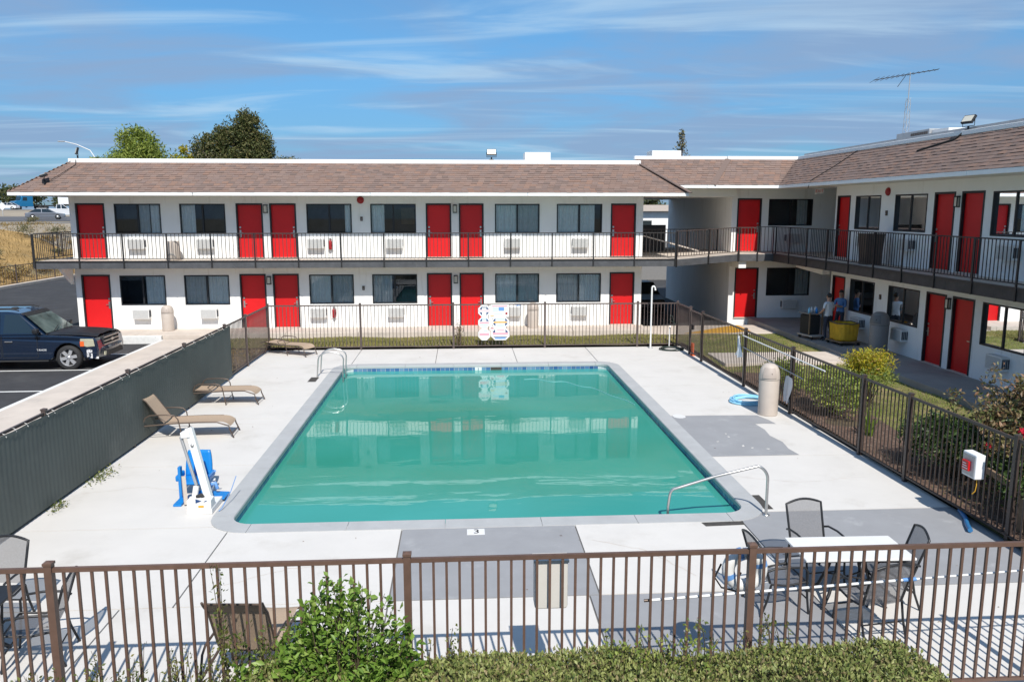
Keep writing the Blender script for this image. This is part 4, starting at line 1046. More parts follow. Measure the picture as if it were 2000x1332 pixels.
b = MB(); b.add([(-.26, -.26, 0), (.26, -.26, 0), (.26, .26, 0), (-.26, .26, 0), (-.31, -.31, 1.0), (.31, -.31, 1.0), (.31, .31, 1.0), (-.31, .31, 1.0)], [(3, 2, 1, 0), (0, 1, 5, 4), (1, 2, 6, 5), (2, 3, 7, 6), (3, 0, 4, 7)])
b.build('body', M['bronze'], t); b = MB(); b.box(-.33, -.33, 1.0, .33, .33, 1.05); b.build('rim', M['bronze'], t)

# ------------------------------------------------------------------ loungers
def lounger(loc, rz, lb, back=0, foot=1.33):
    """local x runs to the foot end, the back hinges at x = 0; back = angle in degrees"""
    t = thing('sun_lounger', lb, 'sun lounger', loc, rz, 'tan sun loungers')
    W = .31; sh = .37
    def prof(s):          # seat profile: flat, then rolling down at the foot
        if s < foot - .2: return (s, sh + .02 * math.sin(s * 2.2))
        q = (s - foot + .2) / .28; return (foot - .2 + .24 * math.sin(q * 1.25), sh + .02 * math.sin((foot - .2) * 2.2) - .16 * (1 - math.cos(q * 1.25)))
    b = MB(); b.grid(lambda u, v: (prof(u * (foot + .08))[0], (v - .5) * 2 * (W - .015), prof(u * (foot + .08))[1] - .018 * math.cos((v - .5) * math.pi)), 22, 4); b.build('seat', M['sling'], t)
    a = R(back); L_ = .82
    def bp(s):
        c = .07 * math.sin(max(0, s - .62) / .2 * 1.3) if s > .62 else 0
        return (-.03 - math.cos(a) * s - math.sin(a) * c * .9, sh + .01 + math.sin(a) * s - math.cos(a) * c * .9)
    b = MB(); b.grid(lambda u, v: (bp(u * L_)[0], (v - .5) * 2 * (W - .015), bp(u * L_)[1] - .012 * math.cos((v - .5) * math.pi)), 16, 4); b.build('backrest', M['sling'], t)
    for s_ in (-1, 1):
        y_ = s_ * W; b = MB()
        b.tube([(bp(L_)[0], y_, bp(L_)[1])] + [(bp(k)[0], y_, bp(k)[1]) for k in (.75, .6, .3, .05)], .014, 8); b.build('back_rail', M['bronze'], t)
        b = MB(); b.tube([(-.72, y_ * 1.04, .30)] + [(-.3, y_ * 1.04, sh - .03), (0, y_ * 1.04, sh - .01)] + [(k, y_, prof(k)[1] - .01) for k in (.3, .7, foot - .25)] + [(prof(foot)[0] + .02, y_, prof(foot)[1] - .04), (foot + .02, y_, .20), (foot + .10, y_, .01)], .016, 8); b.build('side_rail', M['bronze'], t)
        b = MB(); b.tube([(-.62, y_ * 1.08, .01), (-.50, y_ * 1.1, .30), (-.40, y_ * 1.12, .52), (-.30, y_ * 1.12, .575), (.05, y_ * 1.12, .58), (.22, y_ * 1.12, .56), (.29, y_ * 1.10, .47), (.31, y_ * 1.05, .33), (.36, y_ * 1.05, .01)], .014, 8); b.build('arm_leg', M['bronze'], t)
    b = MB()
    for (x_, z_) in ((-.58, .12), (.345, .14), (foot + .065, .10)): b.tube([(x_, -W, z_), (x_, W, z_)], .010, 6)
    b.tube([(bp(L_ * .97)[0], -W, bp(L_ * .97)[1]), (bp(L_ * .97)[0], W, bp(L_ * .97)[1])], .013, 6); b.build('cross_bar', M['bronze'], t)
    if back < 20:
        b = MB(); b.tube([(-.02, -W * .9, sh + .03), (-.10, -W * .9, sh + .10), (-.10, W * .9, sh + .10), (-.02, W * .9, sh + .03)], .012, 6); b.build('prop_bar', M['bronze'], t)
    return t
lounger((-6.62, 17.92, 0), R(3), 'tan sun lounger with raised back beside the pool lift', 56, 1.36)
lounger((-6.55, 21.1, 0), R(-1), 'tan sun lounger folded flat beside the green windscreen', 2, 1.10)
lounger((-6.30, 28.40, 0), R(-27), 'tan sun lounger folded flat in the far deck corner', 4, 1.05)
lounger((-2.34, 8.16, 0), R(86), 'tan sun lounger with raised back turned to the nearest fence', 66, 1.0)

# ------------------------------------------------------------------ patio chairs and tables
def chair(loc, rz, lb, group):
    """faces local +y"""
    t = thing('patio_chair', lb, 'patio chair', loc, rz, group)
    W = .275
    b = MB(); b.grid(lambda u, v: ((u - .5) * 2 * (W - .02), -.22 + .48 * v, .42 - .035 * math.sin(v * 2.4) - .012 * math.cos((u - .5) * math.pi) + .02 * v), 6, 10); b.build('seat', M['meshfab'], t)
    def bk(u, v):
        top = .055 * math.cos((u - .5) * math.pi); z_ = .44 + v * (.50 + top)
        return ((u - .5) * 2 * (W - .02 + .01 * v), -.225 - .16 * v - .02 * math.cos((u - .5) * math.pi), z_)
    b = MB(); b.grid(bk, 10, 8); b.build('backrest', M['meshfab'], t)
    rim = [bk(0, v / 6) for v in range(7)] + [bk(u / 10, 1) for u in range(1, 10)] + [bk(1, 1 - v / 6) for v in range(7)]
    b = MB(); b.tube(rim, .016, 7); b.build('back_frame', M['charcoal'], t)
    for s_ in (-1, 1):
        x_ = s_ * W
        b = MB(); b.tube([(x_, .30, .0), (x_, .27, .22), (x_ * 1.03, .25, .42), (x_ * 1.08, .25, .58), (x_ * 1.10, .20, .64), (x_ * 1.10, .0, .655), (x_ * 1.08, -.2, .64), (x_ * 1.02, -.30, .60)], .015, 7); b.build('arm', M['charcoal'], t)
        b = MB(); b.tube([(x_, -.34, .0), (x_, -.26, .22), (x_, -.22, .42)], .015, 7); b.build('leg', M['charcoal'], t)
        b = MB(); b.tube([(x_, -.22, .43), (x_, .0, .40), (x_, .26, .44)], .014, 7); b.build('seat_rail', M['charcoal'], t)
    b = MB(); b.tube([(-W, .27, .42), (W, .27, .42)], .013, 6); b.tube([(-W, -.27, .2), (W, -.27, .2)], .010, 6); b.tube([(-W, .275, .2), (W, .275, .2)], .010, 6); b.build('cross_bar', M['charcoal'], t)
    return t
g1 = 'patio chairs around the white table'
chair((4.86, 10.17, 0), R(180 + 6), 'dark mesh patio chair behind the white table, its back to the pool', g1)
chair((5.52, 9.50, 0), R(90 - 12), 'dark mesh patio chair at the table end near the rose bush fence', g1)
chair((4.02, 9.42, 0), R(-90 + 4), 'dark mesh patio chair at the table end near the life ring', g1)
chair((4.92, 8.80, 0), R(8), 'dark mesh patio chair between white table and nearest fence', g1)
def table(loc, rz, lb, sx=1.42, sy=.72, top='white'):
    t = thing('patio_table', lb, 'table', loc, rz)
    b = MB(); b.box(-sx / 2, -sy / 2, .695, sx / 2, sy / 2, .725); b.build('tabletop', M[top], t, bevel=.008)
    for sx_ in (-1, 1):
        for sy_ in (-1, 1):
            b = MB(); b.tube([(sx_ * .16, sy_ * .08, .69), (sx_ * .20, sy_ * .10, .45), (sx_ * .30, sy_ * .16, .16), (sx_ * .42, sy_ * .25, .0)], .022, 8); b.build('leg', M['charcoal'], t)
    b = MB(); b.tube([(-.24, -.12, .33), (.24, .12, .33)], .012, 6); b.tube([(-.24, .12, .33), (.24, -.12, .33)], .012, 6); b.box(-sx / 2 + .06, -sy / 2 + .06, .66, sx / 2 - .06, sy / 2 - .06, .69); b.build('brace', M['charcoal'], t)
table((4.98, 9.50, 0), R(-1), 'white topped patio table among dark mesh chairs')
chair((-5.78, 9.52, 0), R(180 - 4), 'dark mesh patio chair on the parking side, cut by the picture edge', 'patio chairs by the parking side fence')
chair((-4.86, 8.75, 0), R(100), 'dark mesh patio chair beside the nearest brown fence post', 'patio chairs by the parking side fence')
table((-5.72, 8.72, 0), R(3), 'dark topped patio table on the parking side between two chairs', 1.1, .72, 'charcoal')
M['deepblue'] = mat('deep_blue_hose', (0.03, 0.16, 0.36), 0.4, var=0.1, vscale=8)
M['alloy'] = mat('silver_wheel_alloy', (0.66, 0.66, 0.67), 0.3, 0.6)
M['palebin'] = mat('pale_bin_plastic', (0.60, 0.58, 0.54), 0.5, var=0.03, vscale=5)
M['floathose'] = mat('pale_floating_hose', (0.16, 0.42, 0.42), 0.4)
# ------------------------------------------------------------------ pool equipment
t = thing('handrail', 'curved stainless handrail reaching from the deck into the near pool corner', 'handrail', (0, 0, 0))
b = MB(); pts = [(5.05, 12.45, 0), (5.05, 12.45, .62)]
for k in range(1, 7):
    a = k / 6 * R(72); pts.append((5.05 - .24 * (1 - math.cos(a)), 12.45 + .02 * k / 6, .62 + .24 * math.sin(a)))
pts += [(4.2, 12.60, .64), (3.62, 12.66, .44)]
for k in range(1, 5):
    a = k / 4 * R(75); pts.append((3.56 - .10 * math.sin(a), 12.67, .42 - .14 * (1 - math.cos(a))))
pts += [(3.44, 12.68, .1), (3.44, 12.68, -.45)]
b.tube(pts, .024, 10); b.build('rail', M['chrome'], t)
b = MB(); b.lathe([(.06, 0), (.06, .012), (.03, .022)], 16, (5.05, 12.45, .001)); b.build('flange', M['chrome'], t)
t = thing('pool_ladder', 'pair of stainless ladder rails at the far left pool edge', 'pool ladder', (0, 0, 0))
for k, y_ in enumerate((24.25, 24.85)):
    b = MB(); pts = [(-4.45, y_, 0), (-4.42, y_, .35)]
    for j in range(9):
        a = R(180 - j * 22.5); pts.append((-4.02 + .38 * math.cos(a), y_, .55 + .22 * math.sin(a)))
    pts += [(-3.66, y_, .2), (-3.68, y_, -.4)]
    b.tube(pts, .021, 9); b.build('rail', M['chrome'], t)
b = MB(); b.box(-3.74, 24.25, -.32, -3.62, 24.85, -.29); b.build('tread', M['chrome'], t)

# accessible pool lift
lf = thing('pool_lift', 'white pool lift with leaning mast and bright blue plastic seat', 'pool lift', (-4.45, 13.25, 0))
b = MB(); b.box(-.20, -.19, .0, .22, .42, .10); b.build('base', M['white'], lf, bevel=.012)
b = MB(); b.prism([(-.19, .10), (-.19, .245), (.0, .26), (.06, .10)], lambda u, v, q: (q, u, v), -.19, .21); b.build('cover', M['white'], lf, bevel=.01)
b = MB(); b.prism([(-.13, .20), (-.13, .275), (-.03, .24)], lambda u, v, q: (u + .09, q, v), -.1965, -.1915); b.prism([(.08, .22), (.11, .245), (.15, .25), (.11, .225)], lambda u, v, q: (u + .01, q, v), -.1965, -.1915); b.build('emblem', M['navy'], lf)
b = MB(); b.box(0.0, -.1955, .125, .09, -.191, .16); b.build('decal', M['yellow'], lf)
b = MB(); b.bar((.13, .0, .18), (-.25, .34, 1.36), .125, .10, up=(0, 1, .3)); m_ = b.build('mast', M['white'], lf, bevel=.012)
b = MB(); b.bar((-.21, .31, 1.27), (-.37, .31, 1.25), .17, .11, up=(0, 0, 1)); b.build('mast_head', M['white'], m_, bevel=.02)
b = MB(); b.lathe([(0, 0), (.025, 0), (.025, .02), (0, .02)], 12); k_ = b.build('bolt', M['steel'], m_, (-.165, .20, 1.09)); k_.rotation_euler = (R(80), 0, 0)
b = MB(); b.bar((-.11, .12, .40), (-.385, .30, 1.22), .045, .045, up=(0, 1, .3)); b.build('actuator', M['unit'], lf, bevel=.01)
b = MB(); b.tube([(-.12, .02, .24), (-.11, .10, .40)], .05, 10); b.build('motor', M['white'], lf)
b = MB(); b.tube([(-.06, -.05, .26), (.02, -.06, .30), (.04, -.04, .24)], .035, 8); b.build('motor_end', M['rubber'], lf)
st = MB(); st.grid(lambda u, v: ((u - .5) * .47 * (1 - .18 * v ** 3) - .0, 1.06 + .02 + .10 * v + .05 * abs(u - .5) * -1, .26 + .46 * v), 8, 8)
s_o = st.build('seat_back', M['blue'], lf, (-.38, 0, 0)); so = s_o.modifiers.new('thick', 'SOLIDIFY'); so.thickness = .035
b = MB(); b.box(-.24, .66, .22, .24, 1.10, .27); b.build('seat', M['blue'], lf, (-.38, 0, 0), bevel=.025)
for sx in (-1, 1):
    b = MB(); b.box(sx * .27 - .03, .70, .27, sx * .27 + .03, 1.08, .38); b.build('armrest', M['blue'], lf, (-.38, 0, 0), bevel=.03)
b = MB(); b.tube([(.30, .75, .36), (.42, .66, .48)], .022, 8); b.tube([(.33, .60, .24), (.44, .58, .28), (.46, .60, .18)], .035, 8); b.build('grab_handle', M['midblue'], lf, (-.38, 0, 0))
b = MB(); b.box(-.56, .52, .02, -.51, .62, .60); b.box(-.56, .20, .0, -.42, .62, .04); b.build('foot_support', M['blue'], lf, bevel=.008)
b = MB(); b.bar((-.36, .26, .02), (-.40, .34, .50), .06, .09); b.build('strut', M['tan'], lf)
b = MB(); b.bar((-.26, .55, .10), (.26, .55, .06), .34, .03); b.build('footrest', M['blue'], lf, bevel=.01)
b = MB(); b.bar((0, .3, .12), (-.1, 1.0, .20), .07, .06); b.build('seat_arm', M['white'], lf)
b = MB(); b.tube([(.42, .60, .40), (.40, .3, .22), (.34, -.05, .05), (.30, -.10, .02)], .007, 5); b.build('cord', M['midblue'], lf)

# ring buoy, towel bin and pole on the nearest fence
t = thing('life_ring', 'white life ring hung on the nearest fence beside a brown post', 'life ring', (2.90, 7.63, 1.37))
b = MB(); b.tube([(.175 * math.cos(a * math.pi / 14), .0, .175 * math.sin(a * math.pi / 14)) for a in range(28)], .066, 12, closed=True); b.build('ring', M['white'], t)
for a in (20, 110, 200, 290):
    b = MB(); b.tube([(.175 * math.cos(R(a + k)), 0, .175 * math.sin(R(a + k))) for k in (-9, 0, 9)], .069, 12, cap=False); b.build('band', M['midblue'], t)
b = MB(); b.tube([(-.24, .03, .05), (-.30, .04, -.10), (-.22, .05, -.22), (-.05, .05, -.27), (.1, .04, -.2)], .010, 6); b.tube([(-.08, .05, -.10), (.02, .06, -.2), (-.10, .06, -.24), (-.02, .05, -.06)], .012, 6); b.build('rope', M['rubber'], t)
t = thing('towel_bin', 'pale beige plastic bin hung on the inside of the nearest fence', 'bin', (.875, 7.56, 1.03))
b = MB(); b.prism([(-.17, 0.02), (-.15, 0), (.15, 0), (.17, .02), (.17, .5), (-.17, .5)], lambda u, v, q: (u, q, v), 0, .17); b.build('body', M['palebin'], t, bevel=.02)
b = MB(); b.box(-.18, -.005, .50, .18, .18, .525); b.build('rim', M['palebin'], t)
t = thing('telescopic_pole', 'long silver and blue telescopic pole tied across the nearest fence', 'pole', (0, 7.545, 0))
b = MB(); b.tube([(1.87, 0, 1.10), (4.66, 0, 1.245)], .0145, 8); b.build('outer_tube', M['fascia'], t)
b = MB(); b.tube([(4.6, 0, 1.242), (7.4, 0, 1.39)], .0115, 8); b.build('inner_tube', M['fascia'], t)
b = MB(); b.tube([(4.56, 0, 1.24), (4.70, 0, 1.247)], .021, 10); b.build('clamp', M['midblue'], t)
b = MB(); b.tube([(1.83, 0, 1.098), (1.90, 0, 1.102)], .016, 8); b.build('end_cap', M['bronze'], t)
# poles and rags on the side fence
def sidex(y): return 8.42 - .39 * (y - 7.5) / 18.52 - .045
for (lb, pts, r) in (('upper white pole hooked along the side fence above the beige bin', [(0, 22.25, 1.48), (0, 17.21, 1.45)], .018), ('lower grey pole hooked along the side fence behind the beige bin', [(0, 22.2, 1.15), (0, 18.3, 1.04)], .016)):
    b = MB(); b.tube([(sidex(p[1]), p[1], p[2]) for p in pts], r, 8); tag(b.build('pole', M['white' if r > .017 else 'unit']), lb, 'pole', 'poles hooked on the side fence')
def rag(loc, lb, wd, h, seed):
    b = MB()
    def f(u, v):
        k = 1 - .35 * math.sin(v * 2.6 + seed); z_ = h * (1 - v)
        return (loc[0] - .03 - .045 * math.sin(u * 9 + seed + v * 3) * (.4 + v), loc[1] + (u - .5) * wd * k + .03 * math.sin(v * 5 + seed), loc[2] + z_ + .02 * math.sin(u * 7 + seed))
    b.grid(f, 14, 12); tag(b.build('rag', M['cloth']), lb, 'rag', 'white rags on the side fence')
rag((sidex(22.4), 22.45, .82), 'white rag bundled on the side fence at the end of the poles', .30, .62, 1.3)
rag((sidex(19.05), 19.02, .30), 'white rag hanging flat on the fence post right of the beige bin', .26, .66, 4.1)
# emergency stop box
t = thing('emergency_box', 'pale grey emergency phone box with red front on the side fence', 'control box', (sidex(11.9), 11.88, .80), R(-90))
b = MB(); b.box(-.17, -.16, 0, .17, .0, .40); b.build('case', M['fascia'], t, bevel=.015)
b = MB(); b.box(-.15, -.172, .03, .15, -.161, .37); b.build('door', M['unit'], t, bevel=.006)
b = MB(); b.box(-.11, -.21, .11, .06, -.173, .27); b.build('red_cover', M['red'], t, bevel=.006)
for k in range(3):
    b = MB(); b.box(-.09, -.213, .14 + k * .038, .04 - .02 * k, -.2105, .155 + k * .038); b.build('print', M['white'], t)
b = MB(); b.tube([(.08, -.06, 0), (.085, -.06, -.12), (.08, -.07, -.22), (.04, -.09, -.28)], .008, 6); b.build('cable', M['yellow'], t)
# shower pipe, hose coils
t = thing('shower_pipe', 'white standing shower pipe with a hooked top near the far deck corner', 'shower', (6.94, 28.75, 0))
b = MB(); b.tube([(0, 0, 0), (0, 0, 2.22), (.02, -.0, 2.28), (.07, 0, 2.29), (.11, 0, 2.24), (.13, 0, 2.14)], .032, 10); b.build('pipe', M['white'], t)
b = MB(); b.lathe([(.09, 0), (.09, .015), (.034, .03)], 16); b.build('flange', M['unit'], t)
def coil(name, loc, lb, r0, n, m, rt, flat=False):
    b = MB(); pts = []
    for k in range(n * 20):
        a = k * 2 * math.pi / 20; rr = r0 * (1 - .035 * (k / 20) + .07 * math.sin(a * 2.3 + k * .01))
        pts.append((loc[0] + rr * 1.15 * math.cos(a), loc[1] + rr * math.sin(a), loc[2] + rt + rt * 1.5 * ((k // 20) % 3) + .01 * math.sin(k * .7)))
    b.tube(pts, rt, 6); return tag(b.build(name, m), lb, 'hose')
coil('garden_hose', (7.62, 28.35, 0), 'dark garden hose coiled on the deck in the far corner', .38, 6, M['hose'], .014)
b = MB(); b.tube([(7.87, 28.95, .3), (7.86, 28.97, .9), (7.8, 28.98, 1.15), (7.72, 28.97, 1.2), (7.70, 28.96, 1.0), (7.95, 28.95, .85), (8.05, 28.9, 1.0)], .013, 6); tag(b.build('hose_bib', M['hose']), 'dark hose loop hung on the corner post of the far fence', 'hose')
t = thing('spigot_pipe', 'short white water pipe behind the coiled dark hose', 'pipe', (7.70, 28.97, 0)); b = MB(); b.tube([(0, 0, 0), (0, 0, .74)], .022, 8); b.build('pipe', M['white'], t); b = MB(); b.tube([(0, 0, .74), (0, -.08, .78)], .02, 8); b.build('tap', M['steel'], t)
coil('vacuum_hose', (7.60, 20.25, 0), 'light blue pool vacuum hose coiled beside the beige bin', .44, 5, M['skyblue'], .026)
b = MB(); b.tube([(8.36, 12.35, .04), (8.24, 12.0, .04), (8.10, 11.75, .04), (7.99, 11.5, .05)], .038, 8); tag(b.build('vacuum_hose', M['deepblue']), 'short blue hose end lying against the side fence below the emergency box', 'hose')
t = thing('safety_post', 'short orange plastic post standing inside the pool gate', 'post', (8.06, 27.14, 0)); b = MB(); b.box(-.07, -.09, 0, .07, .09, .05); b.build('foot', M['orange'], t); b = MB(); b.box(-.035, -.10, .05, .035, .10, .44); b.build('panel', M['orange'], t, bevel=.01)
# floating suction hose on the water
b = MB(); b.tube([(1.9 + 2.75 * (k / 43) ** .8, 24.3 - .9 * (k / 43) - 2.6 * (k / 43) ** 2.5 + .12 * math.sin(k * .5), -.170) for k in range(44)], .011, 6); tag(b.build('vacuum_hose', M['floathose']), 'thin pale hose floating on the far right part of the pool', 'hose')

# ------------------------------------------------------------------ pool rule signs
def octagon(w_, h_, c_): return [(-w_ / 2 + c_, -h_ / 2), (w_ / 2 - c_, -h_ / 2), (w_ / 2, -h_ / 2 + c_), (w_ / 2, h_ / 2 - c_), (w_ / 2 - c_, h_ / 2), (-w_ / 2 + c_, h_ / 2), (-w_ / 2, h_ / 2 - c_), (-w_ / 2, -h_ / 2 + c_)]
def sign(px, pz, w_, h_, c_, lb, bars, tris=True, words=None, dy=0):
    t = thing('pool_sign', lb, 'sign', (px, 29.0 - dy, pz), 0, 'pool rule signs')
    b = MB(); b.prism(octagon(w_, h_, c_) if c_ else [(-w_ / 2, -h_ / 2), (w_ / 2, -h_ / 2), (w_ / 2, h_ / 2), (-w_ / 2, h_ / 2)], lambda u, v, q: (u, q, v), -.006, .0); b.build('board', M['white'], t)
    for (x0, x1, z0, z1, m) in bars:
        b = MB(); b.box(x0, -.0085, z0, x1, -.0065, z1); b.build('print', M[m], t)
    if tris:
        for sx in (-1, 1):
            for sz in (-1, 1):
                if sz < 0 and tris == 'top': continue
                b = MB(); x0 = sx * (w_ / 2 - .05); z0 = sz * (h_ / 2 - c_ + .0)
                b.prism([(x0, z0 * .62), (sx * (w_ / 2 - c_ - .01), z0 * .62), (sx * (w_ / 2 - c_ - .01), sz * (h_ / 2 - .05))], lambda u, v, q: (u, q, v), -.0088, -.0067); b.build('corner_print', M['navy'], t)
    if words:
        for (s_, x_, z_, sz_, m) in words: text_obj('lettering', s_, sz_, M[m], t, (x_, -.0095, z_), (R(90), 0, 0))
    return t
sign(.80, 1.40, .44, .44, .13, 'octagonal white sign with red word diving and dark corners', [], True, [('NO', 0, .13, .09, 'navy'), ('DIVING', 0, 0, .125, 'pink')])
sign(.80, .97, .44, .42, .13, 'octagonal pale blue sign in the middle of the left sign column', [(-.12, .12, .12, .16, 'paleblue'), (-.15, .15, .07, .10, 'paleblue'), (-.17, .17, -.04, .02, 'pink'), (-.15, .15, -.11, -.07, 'paleblue'), (-.1, .1, -.17, -.14, 'paleblue')], 'top', dy=.002)
sign(.80, .53, .44, .44, .13, 'octagonal white sign at the foot of the left sign column', [(-.02, .12, .10, .15, 'paleblue'), (-.18, .18, -.05, .05, 'pink'), (-.13, .08, -.13, -.10, 'paleblue')], False)
sign(1.37, 1.40, .66, .46, 0, 'rectangular white sign at the top of the right sign column', [(-.28, .28, .15, .19, 'pink'), (-.26, -.05, .06, .11, 'paleblue'), (-.04, .16, .0, .13, 'midblue'), (-.26, -.06, -.01, .03, 'paleblue'), (.18, .30, .03, .06, 'paleblue'), (.21, .28, -.14, -.06, 'darkred'), (-.2, .1, -.14, -.11, 'paleblue')], False, dy=.004)
sign(1.39, .98, .66, .40, .14, 'wide eight-sided blue sign in the middle of the right sign column', [(-.16, .16, .11, .15, 'paleblue'), (-.19, .19, .05, .08, 'paleblue'), (-.24, .24, -.03, .02, 'yellow'), (-.18, .18, -.10, -.07, 'paleblue'), (-.13, .13, -.15, -.12, 'paleblue')], True, dy=.002)
sign(1.39, .54, .68, .46, .14, 'wide eight-sided sign with blue band at the foot of the right column', [(-.12, .14, .12, .16, 'pink'), (-.28, .28, -.03, .05, 'pink'), (-.25, .25, -.12, -.095, 'navy'), (-.20, .20, -.185, -.13, 'midblue')], 'top')
b_ = sign(1.09, .75, .20, .17, .06, 'small white eight-sided sign between the two sign columns', [(-.05, .05, .015, .04, 'darkred'), (-.07, .07, -.03, -.005, 'pink')], False, dy=.012)
b_ = sign(1.09, 1.19, .20, .15, .06, 'small white sign between the two topmost pool signs', [(-.06, .06, .0, .03, 'yellow'), (-.04, .04, -.04, -.015, 'paleblue')], False, dy=.014)
t = thing('notice', 'blue and white printed notice behind the fence right of the signs', 'notice', (2.32, 32.95, .97)); b = MB(); b.box(-.15, -.01, -.24, .15, .0, .24); b.build('board', M['white'], t)
for i in range(3):
    for j in range(4):
        b = MB(); b.box(-.12 + .085 * i, -.0125, -.2 + .11 * j, -.055 + .085 * i, -.0105, -.12 + .11 * j); b.build('print', M['midblue' if (i + j) % 3 else 'paleblue'], t)

# ------------------------------------------------------------------ the parked suv
M['carblue'] = mat('dark_blue_car_paint', (0.003, 0.012, 0.033), 0.22, 0.1, var=0.08, vscale=2, coat=1.0, spec=0.6)
M['carblack'] = mat('flat_black_bonnet', (0.016, 0.017, 0.02), 0.42, var=0.3, vscale=3, spec=0.5)
M['carglass'] = mat('tinted_car_glass', (0.012, 0.022, 0.030), 0.04, spec=0.9)
M['windshield'] = mat('windshield_glass', (0.10, 0.13, 0.12), 0.05, var=0.5, vscale=2, spec=0.9)
M['headlamp'] = mat('cloudy_headlamp', (0.42, 0.41, 0.30), 0.25, var=0.15, vscale=6)
M['scrape'] = mat('scraped_bumper', (0.02, 0.03, 0.05), 0.4, dirt=(0.72, 0.72, 0.72), dscale=7, dlo=0.46, dhi=0.52)
car = thing('parked_suv', 'dark blue full-size suv with black bonnet and scraped front bumper', 'car', (-12.66, 27.1, -.05))
HW = 1.0
# lower body: stations along x (0 = front axle), half profile lofted around
def arch(cx, r, n=9): return [(cx + r * math.cos(math.pi * k / n), .40 + r * math.sin(math.pi * k / n)) for k in range(n + 1)]
side = [(.93, .42)] + [(.95, .62), (.90, .93), (.80, 1.04), (.2, 1.09), (-.72, 1.13), (-4.0, 1.13), (-4.12, 1.0), (-4.14, .5), (-4.05, .40), (-3.42, .36)] + [(p[0], p[1]) for p in reversed(arch(-2.95, .47))] + [(-2.40, .33), (-.56, .33)] + [(p[0], p[1]) for p in reversed(arch(0, .47))] + [(.56, .38)]
b = MB()
def carp(u, v, q):
    k = q * (1 - .0 * u)
    tap = 1 - .10 * max(0, (u - .45)) ** 1.3 - (.04 * max(0, v - .85))
    return (u, k * HW * tap, v)
b.prism(side, carp, -1, 1); body = b.build('body', M['carblue'], car, bevel=.045, seg=3, normals=True)
# bonnet
b = MB()
def hood(u, v):
    x_ = -.80 + 1.66 * u; y_ = (v - .5) * 2 * .88 * (1 - .07 * u); dome = .06 * (1 - (2 * v - 1) ** 2) + .025 * (abs(2 * v - 1) > .55) * (abs(2 * v - 1) < .85)
    return (x_, y_, 1.125 + .01 * math.sin(u * 3) - .07 * u ** 2.5 + dome)
b.grid(hood, 16, 16); b.build('bonnet', M['carblack'], car)
# greenhouse
gh = [(-.66, 1.12), (-1.50, 1.82), (-1.9, 1.875), (-3.6, 1.87), (-3.95, 1.78), (-4.10, 1.12)]
def ghp(u, v, q):
    t_ = (v - 1.12) / .76; return (u, q * (HW * .965 - .19 * t_), v)
b = MB(); b.prism(gh, ghp, -1, 1); b.build('cabin', M['carblue'], car, bevel=.05, seg=3, normals=True)
b = MB(); b.quad(ghp(-.70, 1.16, -.93), ghp(-.70, 1.16, .93), ghp(-1.44, 1.775, .90), ghp(-1.44, 1.775, -.90))
wsd = b.build('windshield', M['windshield'], car, (.035, 0, .035))
b = MB(); b.quad(ghp(-1.33, 1.69, -.90), ghp(-1.33, 1.69, .90), ghp(-1.45, 1.785, .90), ghp(-1.45, 1.785, -.90)); b.build('sun_strip', M['rubber'], wsd, (.003, 0, .004))
b = MB(); b.bar((-.64, -.5, 1.19), (-.78, .05, 1.30), .02, .02); b.bar((-.64, .25, 1.19), (-.80, .7, 1.31), .02, .02); b.build('wiper', M['rubber'], wsd)
for sx in (-1, 1):
    for (a, c, e, f) in ((-.98, -1.98, -1.50, -1.94), (-2.08, -3.02, -2.08, -3.0), (-3.12, -3.92, -3.12, -3.72)):
        b = MB(); zt = 1.79; pts = [ghp(a, 1.20, sx), ghp(c, 1.20, sx), ghp(f, zt, sx), ghp(e, zt, sx)]
        b.add([(p[0], p[1] + sx * .008, p[2]) for p in pts], [(0, 1, 2, 3)]); b.build('side_window', M['carglass'], car)
    b = MB(); b.box(-.98, sx * 1.0 - .02, 1.20, -.80, sx * 1.20, 1.37); b.build('mirror', M['carblack'], car, bevel=.05, seg=3)
    for (x0, x1) in ((-.93, -2.02), (-2.06, -3.08)):
        b = MB()
        for p, q in (((x0, .42), (x0, 1.12)), ((x1, .42), (x1, 1.12)), ((x0, .42), (x1, .42))): b.bar((p[0], sx * 1.001, p[1]), (q[0], sx * 1.001, q[1]), .012, .012)
        dd = b.build('door', M['rubber'], car)
        b = MB(); b.box(x1 + .10, sx * 1.0 - .02, .92, x1 + .34, sx * 1.035, .955); b.build('handle', M['steel'], dd, bevel=.01)
    b = MB(); b.box(-2.3, sx * .90 - .12, .28, -.62, sx * .90 + .12, .33); b.build('running_board', M['rubber'], car, bevel=.02)
    b = MB(); b.tube([(-1.6, sx * .62, 1.885), (-1.75, sx * .62, 1.93), (-3.5, sx * .62, 1.93), (-3.65, sx * .62, 1.88)], .02, 8); b.build('roof_rail', M['rubber'], car)
b = MB(); b.lathe([(0, .05), (.09, .04), (.13, 0)], 12, (-2.1, .1, 1.88)); b.build('roof_antenna', M['rubber'], car)
